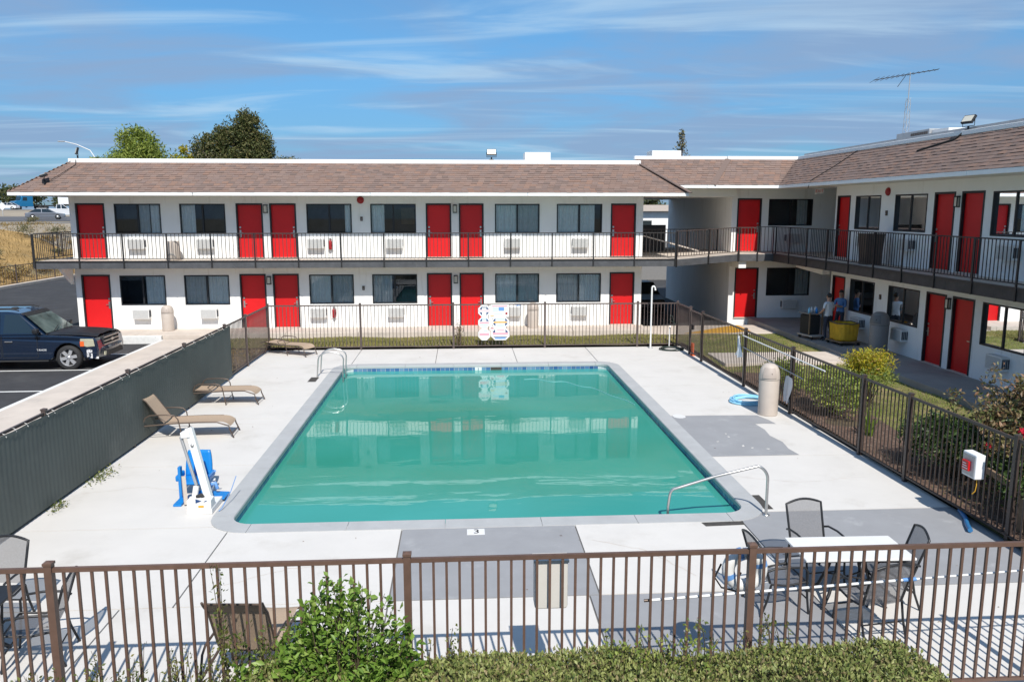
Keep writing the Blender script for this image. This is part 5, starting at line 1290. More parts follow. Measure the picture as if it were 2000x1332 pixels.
# bumper, grille, lamps
bm_ = MB()
for k in range(10):
    q0 = -1 + k * .2; q1 = q0 + .2
    bm_.prism([(.62, .34), (1.0, .38), (1.06, .50), (1.06, .64), (.98, .71), (.62, .71)], lambda u, v, q: (u - .16 * abs(q) ** 2.5 * (u > .7), q * .99, v), q0, q1)
bmp = bm_.build('front_bumper', M['carblue'], car)
b = MB(); b.grid(lambda u, v: ((.58 + .34 * u), -.993 + .10 * max(0, u - .35) ** 2 * 1.2, .40 + .28 * v - .05 * u), 8, 4); b.build('scraped_paint', M['scrape'], bmp)
b = MB(); b.box(.95, -.55, .40, 1.075, .55, .56); b.build('lower_intake', M['rubber'], bmp)
b = MB(); b.box(1.0, -.72, .44, 1.04, -.60, .55); b.build('fog_lamp', M['headlamp'], bmp)
b = MB(); b.box(.86, -.56, .74, .965, .56, 1.0); gr = b.build('front_grille', M['rubber'], car, bevel=.02)
for z_ in (.755, .865, .985):
    b = MB(); b.box(.955, -.57, z_ - .012, .98, .57, z_ + .012); b.build('chrome_bar', M['chrome'], gr)
b = MB(); b.prism([(-.13, -.022), (-.05, -.022), (-.05, -.045), (.05, -.045), (.05, -.022), (.13, -.022), (.13, .022), (.05, .022), (.05, .045), (-.05, .045), (-.05, .022), (-.13, .022)], lambda u, v, q: (q, u, v + .87), .98, .995); b.build('emblem', M['steel'], gr)
for sx in (-1, 1):
    b = MB(); b.prism([(.40, .80), (.40, 1.01), (.86, 1.0), (.90, .76), (.60, .74)], lambda u, v, q: (u - .06 * (q > .95) * (u > .8), sx * (.60 + .405 * q - .06 * max(0, u - .5)), v), 0, 1); hl_ = b.build('headlight', M['headlamp'], car, bevel=.02)
    b = MB(); b.box(.40, sx * 1.008 - .006, .77, .52, sx * 1.008 + .004, .93); b.build('turn_signal', M['orange'], hl_)
text_obj('badge', 'TAHOE', .085, M['fascia'], car, (-.95 + .14, -1.004, .66), (R(90), 0, 0), .002, 1.15)
for cx in (0, -2.95):
    for sx in (-1, 1):
        b = MB(); b.lathe([(.27, -.13), (.36, -.13), (.395, -.09), (.40, 0), (.395, .09), (.36, .13), (.27, .13)], 36); wh = b.build('wheel', M['rubber'], car, (cx, sx * .87, .40)); wh.rotation_euler = (R(90), 0, 0)
        so = -sx
        b = MB(); b.lathe([(.275, .125 * so), (.262, .11 * so), (.25, .02 * so), (.255, -.1 * so)], 30)
        for k in range(6):
            a = k * math.pi / 3 + .2; c_, s_ = math.cos(a), math.sin(a)
            b.prism([(.03, -.045), (.255, -.055), (.255, .055), (.03, .045)], lambda u, v, q: (u * c_ - v * s_, u * s_ + v * c_, q), so * .075, so * .11)
        b.lathe([(0, .122 * so), (.06, .118 * so), (.07, .08 * so)], 16); b.build('rim', M['alloy'], wh)
        b = MB(); b.lathe([(0, .05 * so), (.255, .05 * so)], 24); b.build('brake_disc', M['rubber'], wh)
b = MB(); b.box(-3.5, -.85, .28, .5, .85, .38); b.build('underbody', M['rubber'], car)
# ------------------------------------------------------------------ housekeeping carts and people
t = thing('laundry_cart', 'yellow canvas laundry cart on a wooden base on the shaded walkway', 'laundry cart', (13.72, 27.65, .27), R(8))
b = MB()
n = 40
def cartf(u, v):
    a = u * 2 * math.pi; e = 4.0
    c_, s_ = math.cos(a), math.sin(a); k = (abs(c_) ** e + abs(s_) ** e) ** (-1 / e)
    rip = 1 + .022 * math.sin(a * 17 + v * 2) * (.4 + v)
    return (.40 * k * c_ * rip * (.92 + .08 * v), .46 * k * s_ * rip * (.92 + .08 * v), .16 + .62 * v + .01 * math.sin(a * 5))
b.grid(cartf, 80, 8); o = b.build('canvas_bag', M['canvas'], t); o.modifiers.new('thick', 'SOLIDIFY').thickness = .012
b = MB(); b.box(-.42, -.48, .10, .42, .48, .15); b.build('base', M['wood'], t, bevel=.01)
b = MB(); b.tube([cartf(k / 40, 1.0) for k in range(40)], .02, 6, closed=True); b.build('rim', M['bronze'], t)
b = MB(); b.grid(lambda u, v: ((u - .5) * .70, (v - .5) * .80, .62 + .06 * math.sin(u * 9) * math.sin(v * 8)), 12, 12); b.build('linen', M['charcoal'], t)
for sx in (-1, 1):
    for sy in (-1, 1):
        b = MB(); b.lathe([(0, -.02), (.05, -.02), (.05, .02), (0, .02)], 12); w_ = b.build('wheel', M['rubber'], t, (sx * .34, sy * .40, .05)); w_.rotation_euler = (R(90), 0, 0)
t = thing('housekeeping_cart', 'low housekeeping cart with tan posts, dark bag and cleaning bottles on top', 'cleaning cart', (13.1, 29.0, .27), R(12))
b = MB(); b.box(-.30, -.50, .12, .30, .40, .16); b.build('platform', M['tan'], t)
for sx in (-1, 1):
    b = MB(); b.box(sx * .27 - .02, -.30, .16, sx * .27 + .02, -.26, 1.0); b.build('post', M['wood'], t)
b = MB(); b.box(-.24, -.24, .16, .24, .36, .90); b.build('bag', M['rubber'], t, bevel=.05)
b = MB(); b.box(-.28, -.30, .93, .28, .38, .97); b.build('tray', M['greyplastic'], t)
for k, (x_, y_, m) in enumerate(((-.18, -.18, 'skyblue'), (-.05, -.1, 'white'), (.1, -.2, 'blue'), (.16, .05, 'white'))):
    b = MB(); b.lathe([(0, 0), (.045, 0), (.048, .14), (.02, .18), (.02, .22), (0, .22)], 10); o = b.build('bottle', M[m], None, (13.1 + x_, 29.0 + y_, 1.24)); tag(o, ['light blue', 'white', 'blue', 'white'][k] + (' cleaning bottle on the low cart tray near the ' + ('tan post' if k < 3 else 'wall')), 'bottle', 'bottles on the housekeeping cart')
for sx in (-1, 1):
    for sy in (-.4, .3):
        b = MB(); b.lathe([(0, -.02), (.06, -.02), (.06, .02), (0, .02)], 12); w_ = b.build('wheel', M['rubber'], t, (sx * .24, sy, .06)); w_.rotation_euler = (R(90), 0, 0)

def person(loc, rz, lb, J, E, rad, zones, hair_long=False, hat=None):
    """J: joints; E: edges; rad: radii; zones: fn(co) -> material slot"""
    me = bpy.data.meshes.new('p'); me.from_pydata(J, E, []); o = bpy.data.objects.new('p', me); C.objects.link(o)
    sk = o.modifiers.new('skin', 'SKIN'); sk.use_smooth_shade = True
    for i, v in enumerate(me.skin_vertices[0].data):
        v.radius = rad[i] if isinstance(rad[i], tuple) else (rad[i], rad[i])
    me.skin_vertices[0].data[0].use_root = True
    ss = o.modifiers.new('sub', 'SUBSURF'); ss.levels = 2; ss.render_levels = 2
    bpy.context.view_layer.update()
    m2 = bpy.data.meshes.new_from_object(o.evaluated_get(bpy.context.evaluated_depsgraph_get()))
    bpy.data.objects.remove(o)
    m2.materials.clear()
    mats = zones['mats']
    for m in mats: m2.materials.append(M[m])
    for p in m2.polygons: p.material_index = zones['fn'](p.center); p.use_smooth = True
    po = link('person', m2, None, loc, (0, 0, rz)); tag(po, lb, 'person')
    return po
# joints: 0 pelvis 1 waist 2 chest 3 neck 4 head 5 headtop | 6 L hip 7 L knee 8 L ankle 9 L toe | 10-13 R | 14 L shoulder 15 elbow 16 wrist 17 hand | 18-21 R
EDG = [(0, 1), (1, 2), (2, 3), (3, 4), (4, 5), (0, 6), (6, 7), (7, 8), (8, 9), (0, 10), (10, 11), (11, 12), (12, 13), (2, 14), (14, 15), (15, 16), (16, 17), (2, 18), (18, 19), (19, 20), (20, 21)]
RAD = [(.15, .11), (.135, .10), (.16, .11), .055, (.078, .092), (.07, .082), .09, .062, .043, .035, .09, .062, .043, .035, .062, .045, .032, .03, .062, .045, .032, .03]
def hands(po, pts, d):
    for p in pts:
        b = MB()
        for k in range(4):
            a = Vector(p) + Vector((-.03 + .02 * k, 0, -.02)); b.tube([a, a + Vector(d) * .04, a + Vector(d) * .07 + Vector((0, .01, -.008))], [.010, .009, .007], 6)
        b.tube([Vector(p) + Vector((.035, 0, 0)), Vector(p) + Vector((.055, .02, -.02)), Vector(p) + Vector((.05, .045, -.035))], [.011, .010, .008], 6)
        b.build('fingers', M['skin'], po)
def face_and_hair(po, c, bun=False):
    """c: head centre; face looks to local +y"""
    c = Vector(c); b = MB()
    def hf(u, v):
        a = u * 2 * math.pi; e_ = (v * (.50 if math.sin(a) > .2 else .70)) * math.pi; r = 1.03
        return (c.x + .084 * r * math.sin(e_) * math.cos(a), c.y - .018 + .098 * r * math.sin(e_) * math.sin(a) * (.8 if math.sin(a) > 0 else 1.0), c.z + .03 + .105 * r * math.cos(e_))
    b.grid(hf, 20, 10)
    if bun: b.lathe([(0, .05), (.04, .035), (.05, 0), (.04, -.035), (0, -.05)], 12, (c.x, c.y - .12, c.z + .02))
    b.build('hair', M['hair'], po)
    b = MB(); b.tube([(c.x, c.y + .085, c.z + .01), (c.x, c.y + .108, c.z - .02), (c.x, c.y + .09, c.z - .03)], [.010, .015, .010], 7)
    for sx in (-1, 1): b.lathe([(0, .012), (.012, .008), (.014, 0), (.01, -.01), (0, -.012)], 8, (c.x + sx * .083, c.y - .005, c.z - .005))
    b.build('nose_and_ears', M['skin'], po)
    b = MB()
    for sx in (-1, 1): b.lathe([(0, .008), (.009, .004), (.010, 0), (.008, -.005), (0, -.008)], 8, (c.x + sx * .032, c.y + .083, c.z + .015))
    b.box(c.x - .022, c.y + .084, c.z - .062, c.x + .022, c.y + .092, c.z - .055); b.build('eyes_and_mouth', M['hair'], po)
zA = {'mats': ['jeans', 'tshirt', 'skin', 'rubber'], 'fn': lambda p: 3 if p.z < .085 else 0 if p.z < .93 and abs(p.x) < .26 and p.y < .2 else (2 if p.z > 1.45 or (abs(p.x) > .20 and p.z < 1.22) or p.y > .25 else 1)}
JA = [(0, 0, .95), (0, 0, 1.10), (0, .01, 1.33), (0, .02, 1.50), (0, .04, 1.60), (0, .04, 1.70), (-.10, 0, .90), (-.12, .03, .50), (-.13, -.02, .08), (-.15, .12, .04), (.10, 0, .90), (.11, .0, .50), (.12, -.08, .08), (.14, .06, .04),
      (-.19, .01, 1.40), (-.26, .02, 1.14), (-.20, .22, 1.02), (-.18, .29, 1.0), (.19, .01, 1.40), (.27, .01, 1.14), (.22, .20, 1.0), (.20, .27, .98)]
pA = person((13.45, 28.35, .27), R(25), 'person in white t-shirt and dark jeans, seen from behind at the carts', JA, EDG, RAD, zA)
face_and_hair(pA, (0, .04, 1.64), True); hands(pA, [(-.18, .29, .99), (.20, .27, .97)], (0, .9, -.3))
zB = {'mats': ['jeans', 'blueshirt', 'skin', 'rubber'], 'fn': lambda p: 3 if p.z < .085 else 0 if p.z < .95 and abs(p.x) < .26 else (2 if p.z > 1.47 or (p.y > .13 and p.z < 1.25) else 1)}
JB = [(0, 0, .96), (0, 0, 1.11), (0, -.01, 1.34), (0, 0, 1.51), (0, .02, 1.61), (0, .02, 1.71), (-.10, 0, .91), (-.11, .04, .50), (-.11, -.01, .08), (-.13, .13, .04), (.10, 0, .91), (.13, .05, .50), (.13, .02, .08), (.15, .16, .04),
      (-.19, 0, 1.41), (-.24, .05, 1.16), (-.02, .19, 1.15), (.07, .19, 1.16), (.19, 0, 1.41), (.24, .05, 1.15), (.03, .22, 1.20), (-.07, .21, 1.21)]
pB = person((14.41, 29.42, .27), R(120), 'person in blue shirt with folded arms standing before the red door', JB, EDG, RAD, zB)
face_and_hair(pB, (0, .02, 1.65)); hands(pB, [(.07, .19, 1.16), (-.07, .21, 1.21)], (.3, .4, .2))

# ------------------------------------------------------------------ plants
def leaves(name, P, size, m, parent, nrm=None, aspect=.5, droop=0.0, kind='stuff', jitter=.9, up=.3):
    """leaf-shaped cards, folded along the midrib; P is an (n, 3) array"""
    n = len(P)
    d = rng.normal(size=(n, 3)) * jitter
    if nrm is not None: d += nrm
    d[:, 2] += up - droop * 3
    d /= np.linalg.norm(d, axis=1, keepdims=True) + 1e-9
    r = rng.normal(size=(n, 3)); s = np.cross(d, r); s /= np.linalg.norm(s, axis=1, keepdims=True) + 1e-9
    nn = np.cross(s, d)
    L_ = size * (.65 + .7 * rng.random(n))[:, None]; W_ = L_ * aspect * .5
    V = np.empty((n, 4, 3))
    V[:, 0] = P; V[:, 1] = P + d * L_ * .5 + s * W_ + nn * W_ * .25; V[:, 2] = P + d * L_ - nn * L_ * .12; V[:, 3] = P + d * L_ * .5 - s * W_ + nn * W_ * .25
    base = np.arange(n)[:, None] * 4
    F = np.concatenate([base + [0, 1, 2], base + [0, 2, 3]], axis=1).reshape(-1, 3)
    me = bpy.data.meshes.new(name)
    me.vertices.add(4 * n); me.vertices.foreach_set('co', V.reshape(-1))
    me.loops.add(6 * n); me.loops.foreach_set('vertex_index', F.reshape(-1).astype(np.int32))
    me.polygons.add(2 * n); me.polygons.foreach_set('loop_start', np.arange(0, 6 * n, 3, dtype=np.int32))
    me.update(calc_edges=True); me.validate()
    me.materials.append(m)
    o = link(name, me, parent)
    if kind: o['kind'] = kind
    return o
def clumps(c, rad, nc, nl, cr, shell=.6, zmin=-.4, flat=1.0):
    """leaf positions gathered in clumps over an ellipsoid"""
    c = np.array(c); rad = np.array(rad)
    d = rng.normal(size=(nc * 3, 3)); d /= np.linalg.norm(d, axis=1, keepdims=True); d = d[d[:, 2] > zmin][:nc]
    cc = c + d * rad * (shell + (1 - shell) * rng.random((len(d), 1)))
    k = nl // len(d)
    sz = cr * (.6 + .8 * rng.random(len(d)))
    off = rng.normal(size=(len(d), k, 3)); off /= np.linalg.norm(off, axis=2, keepdims=True); off *= (rng.random((len(d), k, 1)) ** .45) * sz[:, None, None]; off[:, :, 2] *= flat
    P = (cc[:, None, :] + off).reshape(-1, 3); N = (off / sz[:, None, None]).reshape(-1, 3) * .8 + np.repeat(d, k, axis=0) * .5
    return P, N, cc
def stems(name, parent, base, tips, r0, m, seg=4, wob=.05):
    b = MB(); base = Vector(base)
    for q in tips:
        q = Vector(q); pts = []
        for i in range(seg + 1):
            f = i / seg; p = base.lerp(q, f); p.z = base.z + (q.z - base.z) * (f ** .85)
            p += Vector((random.uniform(-wob, wob), random.uniform(-wob, wob), 0)) * (1 if 0 < i < seg else 0); pts.append(p)
        b.tube(pts, [r0 * (1 - .75 * i / seg) for i in range(seg + 1)], 5, cap=False)
    return b.build(name, m, parent)
LM = {}
LM['privet'] = leaf_mat('bright_privet_leaf', [(0.085, 0.17, 0.022), (0.155, 0.27, 0.04), (0.24, 0.36, 0.065), (0.115, 0.215, 0.03), (0.31, 0.41, 0.10)], .42, .28)
LM['privet_o'] = leaf_mat('bright_privet_leaf_single', [(0.085, 0.17, 0.022), (0.155, 0.27, 0.04), (0.24, 0.36, 0.065), (0.115, 0.215, 0.03), (0.31, 0.41, 0.10)], .42, .28, True)
LM['hedge'] = leaf_mat('clipped_hedge_leaf', [(0.12, 0.17, 0.045), (0.24, 0.28, 0.08), (0.34, 0.36, 0.13), (0.17, 0.22, 0.06), (0.34, 0.26, 0.14), (0.08, 0.12, 0.032), (0.29, 0.32, 0.10), (0.38, 0.39, 0.16)], .5, .2)
LM['weed'] = leaf_mat('weedy_leaf', [(0.10, 0.14, 0.03), (0.20, 0.22, 0.05), (0.06, 0.10, 0.02), (0.28, 0.24, 0.07)], .5, .3)
LM['dark'] = leaf_mat('dark_shrub_leaf', [(0.020, 0.045, 0.012), (0.045, 0.085, 0.022), (0.075, 0.12, 0.03), (0.03, 0.06, 0.016)], .38, .15)
LM['shrub'] = leaf_mat('shrub_leaf', [(0.09, 0.15, 0.03), (0.21, 0.28, 0.06), (0.36, 0.40, 0.085), (0.12, 0.19, 0.036), (0.46, 0.46, 0.12)], .36, .3)
LM['yellow'] = leaf_mat('yellow_green_leaf', [(0.52, 0.44, 0.02), (0.34, 0.37, 0.04), (0.62, 0.46, 0.03), (0.22, 0.29, 0.04), (0.50, 0.28, 0.09)], .45, .35)
LM['rose'] = leaf_mat('reddish_rose_leaf', [(0.17, 0.085, 0.052), (0.09, 0.13, 0.04), (0.25, 0.13, 0.08), (0.13, 0.15, 0.05), (0.30, 0.19, 0.115), (0.075, 0.10, 0.035)], .42, .2)
LM['petal'] = leaf_mat('red_petal', [(0.45, 0.012, 0.03), (0.60, 0.02, 0.05), (0.35, 0.01, 0.02)], .5, .2)
LM['iris'] = leaf_mat('sword_leaf', [(0.16, 0.26, 0.03), (0.24, 0.32, 0.05), (0.10, 0.19, 0.03)], .45, .3)
LM['willow'] = leaf_mat('light_tree_leaf', [(0.18, 0.25, 0.035), (0.26, 0.33, 0.055), (0.32, 0.36, 0.08), (0.13, 0.19, 0.028), (0.22, 0.27, 0.05)], .55, .3)
LM['pine'] = leaf_mat('dark_conifer_leaf', [(0.045, 0.065, 0.020), (0.085, 0.105, 0.030), (0.13, 0.135, 0.042), (0.030, 0.046, 0.016), (0.17, 0.14, 0.055), (0.10, 0.12, 0.035)], .6, .12)
LM['far'] = leaf_mat('far_tree_leaf', [(0.06, 0.085, 0.03), (0.09, 0.11, 0.04), (0.045, 0.06, 0.025), (0.13, 0.12, 0.05)], .6, .15)
LM['dry'] = leaf_mat('dry_brush', [(0.30, 0.20, 0.07), (0.22, 0.15, 0.06), (0.38, 0.27, 0.10), (0.16, 0.13, 0.06)], .8, .15)
LM['sage'] = leaf_mat('grey_brush', [(0.15, 0.15, 0.08), (0.22, 0.20, 0.11), (0.10, 0.11, 0.055), (0.28, 0.24, 0.14)], .8, .12)

# big bright shrub in front of the nearest fence
t = thing('privet_shrub', 'bright green bushy shrub pushing up in front of the nearest brown fence', 'shrub', (-1.12, 6.98, -.1))
Pb = []; Nb = []
tips = []
for k in range(85):
    a = random.random() * 2 * math.pi; rr = math.sqrt(random.random())
    hgt = 1.12 + .66 * (1 - rr ** 1.8) + random.uniform(-.14, .10)
    tip = Vector((.66 * rr * math.cos(a), .36 * rr * math.sin(a), hgt)); tips.append(tip)
    basep = Vector((tip.x * .35, tip.y * .35, .1))
    nl = 56
    for i in range(nl):
        f = .30 + .70 * (i + random.random()) / nl
        p = basep.lerp(tip, f); spread = .085 * (1.15 - f)
        Pb.append((p.x + random.gauss(0, .018 + spread), p.y + random.gauss(0, .018 + spread), p.z + random.gauss(0, .02))); Nb.append((random.gauss(0, .7) + .5 * p.x, random.gauss(0, .7) - .35, .55))
for k in range(1500):
    a = random.random() * 2 * math.pi; rr = random.random() ** .5
    Pb.append((.95 * rr * math.cos(a) - .1, .36 * rr * math.sin(a), random.uniform(.45, 1.0))); Nb.append((random.gauss(0, .7), random.gauss(0, .6) - .4, .5))
Pb = np.array(Pb); Nb = np.array(Nb)
stems('stems', t, (0, 0, 0), tips, .010, M['stem'])
score = Pb[:, 1] * 1.0 - Pb[:, 2] * .35 + rng.random(len(Pb)) * .15
order = np.argsort(score); near = order[:300]; far_ = order[300:]
leaves('foliage', Pb[far_], .072, LM['privet'], t, Nb[far_], .55)
lb_ = MB(); lb_.add([(0, 0, 0), (.020, .030, .006), (0, .075, -.009), (-.020, .030, .006), (.016, .055, .002), (-.016, .055, .002)], [(0, 1, 4, 2), (0, 2, 5, 3)])
lme = lb_.mesh('leaf', LM['privet_o'])
for i in near:
    d = Vector(Nb[i]) + Vector((random.gauss(0, .5), random.gauss(0, .5), .2)); q = d.to_track_quat('Y', 'Z')
    o = link('leaf', lme, t, Vector(Pb[i])); o.rotation_mode = 'QUATERNION'; o.rotation_quaternion = q; s_ = random.uniform(.7, 1.15); o.scale = (s_, s_, s_)
M['hedgecore'] = mat('hedge_inner_twigs', (0.085, 0.075, 0.035), 0.9, var=0.4, vscale=20, bump=0.6, bscale=60)
# clipped hedge
t = thing('clipped_hedge', 'low clipped hedge along the bottom edge in front of the nearest fence', 'hedge', (0, 0, 0))
def hedge_top(x, y):
    e = max(0, (x - 3.9) / .8); return .835 + .05 * math.sin(x * 1.9) + .04 * math.sin(x * 4.3 + y * 2) - .45 * min(1, e) ** 2.2 - .05 * max(0, (6.4 - y))
hp = []; hn = []
for k in range(42000):
    x_ = random.uniform(-2.0, 4.72); y_ = random.uniform(5.7, 7.26)
    h_ = hedge_top(x_, y_)
    edge = max(0, (y_ - 6.95) / .31)
    h_ -= .22 * edge ** 2
    hp.append((x_ + random.gauss(0, .015), y_, h_ + .025 * math.sin(x_ * 23 + y_ * 17) * math.sin(x_ * 9 - y_ * 27) - abs(random.gauss(0, .06)) + (random.random() < .03) * random.uniform(0, .10))); hn.append((random.gauss(0, .5), random.gauss(0, .5) + edge * .6, .9))
for k in range(5000):
    y_ = random.uniform(5.7, 7.2); z_ = random.uniform(.1, .8); hp.append((4.62 - .05 * z_ + random.gauss(0, .05), y_, z_ * (hedge_top(4.6, y_) / .8))); hn.append((1, random.gauss(0, .4), .4))
for k in range(5000):
    x_ = random.uniform(-2, 4.7); z_ = random.uniform(.1, .85); hp.append((x_, 7.25 + random.gauss(0, .03), z_ * hedge_top(x_, 7.2))); hn.append((random.gauss(0, .4), 1, .4))
leaves('foliage', np.array(hp), .046, LM['hedge'], t, np.array(hn), .5, jitter=.7)
b = MB(); b.grid(lambda u, v: (-2.0 + 6.5 * u, 5.7 + 1.46 * v, hedge_top(-2.0 + 6.5 * u, 5.7 + 1.46 * v) - .075 - .2 * max(0, (v - .85) / .15) ** 2), 60, 14)
b.build('twigs', M['hedgecore'], t)
def sprigs(lb, nm, x0, x1, y0, y1, n, h0, h1, m, size, grp, base=.55):
    t = thing(nm, lb, 'plant', ((x0 + x1) / 2, (y0 + y1) / 2, 0), 0, grp)
    P = []; tips = []; b = MB()
    for k in range(n):
        bx = random.uniform(x0, x1) - (x0 + x1) / 2; by = random.uniform(y0, y1) - (y0 + y1) / 2; h = random.uniform(h0, h1); ln = (random.uniform(-.10, .10), random.uniform(-.06, .06))
        pts = [(bx + ln[0] * f * f, by + ln[1] * f, base + (h - base) * f) for f in (0, .3, .6, .85, 1)]
        b.tube(pts, [.005, .0045, .004, .003, .002], 4, cap=False)
        for i in range(int(22 * (h - base) / .5)):
            f = random.random(); P.append((bx + ln[0] * f * f + random.gauss(0, .022), by + ln[1] * f + random.gauss(0, .02), base + (h - base) * f))
    b.build('stems', M['stem'], t); leaves('foliage', np.array(P), size, m, t, None, .5, up=.6)
    return t
sprigs('thin shoots rising from the clipped hedge in front of the white table', 'hedge_shoots', 2.25, 3.15, 6.95, 7.15, 9, .98, 1.20, LM['weed'], .042, 'shoots above the hedge', .75)
sprigs('thin shoots rising from the hedge right of the bright shrub', 'hedge_shoots', -.35, .45, 6.9, 7.15, 6, .95, 1.22, LM['weed'], .042, 'shoots above the hedge', .7)
sprigs('taller bushy shoots in the middle of the clipped hedge', 'hedge_shoots', 1.35, 2.35, 6.75, 7.1, 34, .92, 1.10, LM['shrub'], .05, 'shoots above the hedge', .7)
sprigs('climbing vine winding up a picket beside the turned lounger', 'climbing_vine', -2.40, -2.36, 7.44, 7.47, 2, 1.60, 1.74, LM['weed'], .045, 'plants on the nearest fence', .3)
sprigs('leafy shoots in front of the turned lounger back', 'leafy_shoots', -2.35, -1.55, 7.1, 7.4, 22, .75, 1.25, LM['weed'], .055, 'plants on the nearest fence', .2)
sprigs('thin dry weeds along the fence foot left of the lounger', 'dry_weeds', -3.75, -2.3, 7.05, 7.35, 46, .6, 1.02, LM['weed'], .035, 'plants on the nearest fence', .1)
sprigs('low ground weeds in the bottom corner by the brown post', 'ground_weeds', -4.4, -1.5, 6.6, 7.25, 240, .46, .80, LM['weed'], .045, 'plants on the nearest fence', .0)

def bush(nm, lb, loc, rad, nc, nl, cr, m, size, grp='shrubs along the side fence', hgt=None, aspect=.5, shell=.45, zmin=-.5):
    t = thing(nm, lb, 'shrub', loc, 0, grp)
    P, N, cc = clumps((0, 0, hgt or rad[2]), rad, nc, nl, cr, shell, zmin)
    P = P[P[:, 2] > .03]; N = N[:len(P)]
    leaves('foliage', P, size, m, t, None, aspect)
    stems('stems', t, (0, 0, 0), [tuple(c) for c in cc[:26]], .014, M['stem'])
    return t
yb = bush('yellow_bush', 'yellow-green feathery bush standing above the side fence on the lawn', (10.3, 19.25, .05), (.62, .78, .46), 60, 3000, .20, LM['yellow'], .085, hgt=.98, aspect=.28, zmin=.25)
P, N, cc = clumps((0, 0, .80), (.66, .82, .34), 44, 2600, .19, .6, -.5); leaves('lower_foliage', P, .08, LM['shrub'], yb, None, .3)
bush('green_bush', 'loose green bush behind the side fence right of the beige bin', (9.0, 18.5, .1), (.50, 1.15, .52), 60, 4600, .22, LM['shrub'], .075, hgt=.56)
bush('green_bush', 'loose green bush behind the side fence under the white poles', (8.9, 20.9, .1), (.42, 1.05, .42), 44, 3000, .2, LM['shrub'], .07, hgt=.45)
bush('dark_bush', 'dark rounded bush behind the side fence below the rose bush', (9.1, 13.7, .1), (.62, 1.35, .60), 70, 6000, .24, LM['dark'], .08, hgt=.58)
bush('dark_bush', 'dark low bush behind the emergency box and timber post', (9.0, 11.2, .1), (.55, 1.2, .62), 60, 5000, .24, LM['dark'], .08, hgt=.6)
t = bush('rose_bush', 'tall reddish rose bush with red blooms leaning over the side fence', (9.75, 12.3, .1), (1.0, 1.55, .85), 95, 8000, .27, LM['rose'], .085, hgt=1.25)
for k, (x_, y_, z_, r_) in enumerate(((-.6, -.75, 1.65, .10), (-.72, -.25, 1.08, .07), (-.4, -.9, 1.95, .06), (-.75, -1.0, 1.30, .06), (-.5, .9, 1.2, .05), (-.85, -.6, 1.45, .07), (-.6, -1.3, 1.7, .08), (-.9, .2, 1.0, .05), (-.3, -1.1, 1.5, .06))):
    P = np.array([[x_, y_, z_]]) + rng.normal(size=(70, 3)) * r_ * .35; leaves('bloom', P, r_ * 1.1, LM['petal'], t, None, .9)
P = []; tp = []
for (x_, y_, h_) in ((-.55, .75, 2.32), (-.2, -.35, 2.2), (-.9, 1.2, 1.75)):
    for i in range(110): f = random.random() ** .6; P.append((x_ + random.gauss(0, .07), y_ + random.gauss(0, .07), 1.2 + (h_ - 1.2) * f))
    tp.append((x_, y_, h_))
leaves('long_shoot', np.array(P), .075, LM['rose'], t); stems('cane', t, (0, 0, .2), tp, .012, M['stem'])
t = thing('iris_plant', 'clump of upright yellow-green sword leaves behind the side fence', 'plant', (8.95, 16.55, .12))
b = MB()
for k in range(30):
    a = random.random() * 6.28; r_ = random.random() * .10; ln = random.uniform(.12, .32) * (1 if random.random() < .8 else 1.6); h = random.uniform(.45, .88); d = Vector((math.cos(a), math.sin(a), 0)); s_ = Vector((-d.y, d.x, 0)) * .016
    pts = [Vector((d.x * r_, d.y * r_, 0)) + d * ln * f ** 2 * .9 + Vector((0, 0, h * (f - .18 * f ** 3))) for f in (0, .35, .7, 1)]
    for i in range(3):
        w0 = [1, 1.1, .8, .05][i]; w1 = [1, 1.1, .8, .05][i + 1]
        b.add([pts[i] - s_ * w0, pts[i] + s_ * w0, pts[i + 1] + s_ * w1, pts[i + 1] - s_ * w1], [(0, 1, 2, 3)])
b.build('leaves', LM['iris'], t)
t = thing('tree_well', 'round dark mulch well behind the side fence left of the sword leaves', 'planting well', (8.85, 17.6, .128)); b = MB(); b.lathe([(.02, .012), (.42, .012), (.50, .05), (.58, .02), (.62, 0)], 26); b.build('mulch_ring', M['mulch'], t); b = MB(); b.lathe([(0, .016), (.40, .016)], 24); b.build('well_floor', M['stem'], t)
t = thing('timber_post', 'weathered timber post and rail behind the side fence below the emergency box', 'post', (8.62, 11.2, .05)); b = MB(); b.box(-.06, -.06, 0, .06, .06, .78); b.build('post', M['wood'], t); b = MB(); b.bar((0, .06, .70), (0, 1.2, .78), .05, .10); b.build('rail', M['wood'], t)
for (lb, x_, y_, s_) in (('weed tuft growing at the windscreen foot beside the leaning lift', -7.0, 15.1, .26), ('small weed tuft at the windscreen foot nearer the camera', -6.98, 13.5, .12)):
    t = thing('weed_tuft', lb, 'weed', (x_, y_, 0), 0, 'weeds at the windscreen foot'); P = rng.normal(size=(int(700 * s_), 3)) * [s_ * .5, s_ * 1.1, .03] + [.04, 0, .05]; P[:, 2] = np.abs(P[:, 2]); P[:, 0] = np.abs(P[:, 0]); leaves('foliage', P, .055, LM['weed'], t, None, .4)
t = thing('flowering_plant', 'small pinkish flowering plant tied to the far fence post left of the signs', 'plant', (-.12, 29.2, .05))
P = rng.normal(size=(420, 3)) * [.09, .09, .22] + [0, 0, .42]; leaves('foliage', P[P[:, 2] > 0], .06, LM['rose'], t)
stems('stems', t, (0, 0, 0), [(-.05, 0, 1.25), (.02, .02, .8), (.06, 0, .6)], .012, M['stem'])
# weeds hugging the left open fence
P = rng.random((2200, 3)) * [2.4, 4.6, .12] + [-9.5, 24.3, .03]; o = leaves('dry_ground_cover', P, .07, LM['dry'], None); tag(o, 'dry brown ground cover between the open fence and the walkway', 'ground cover')
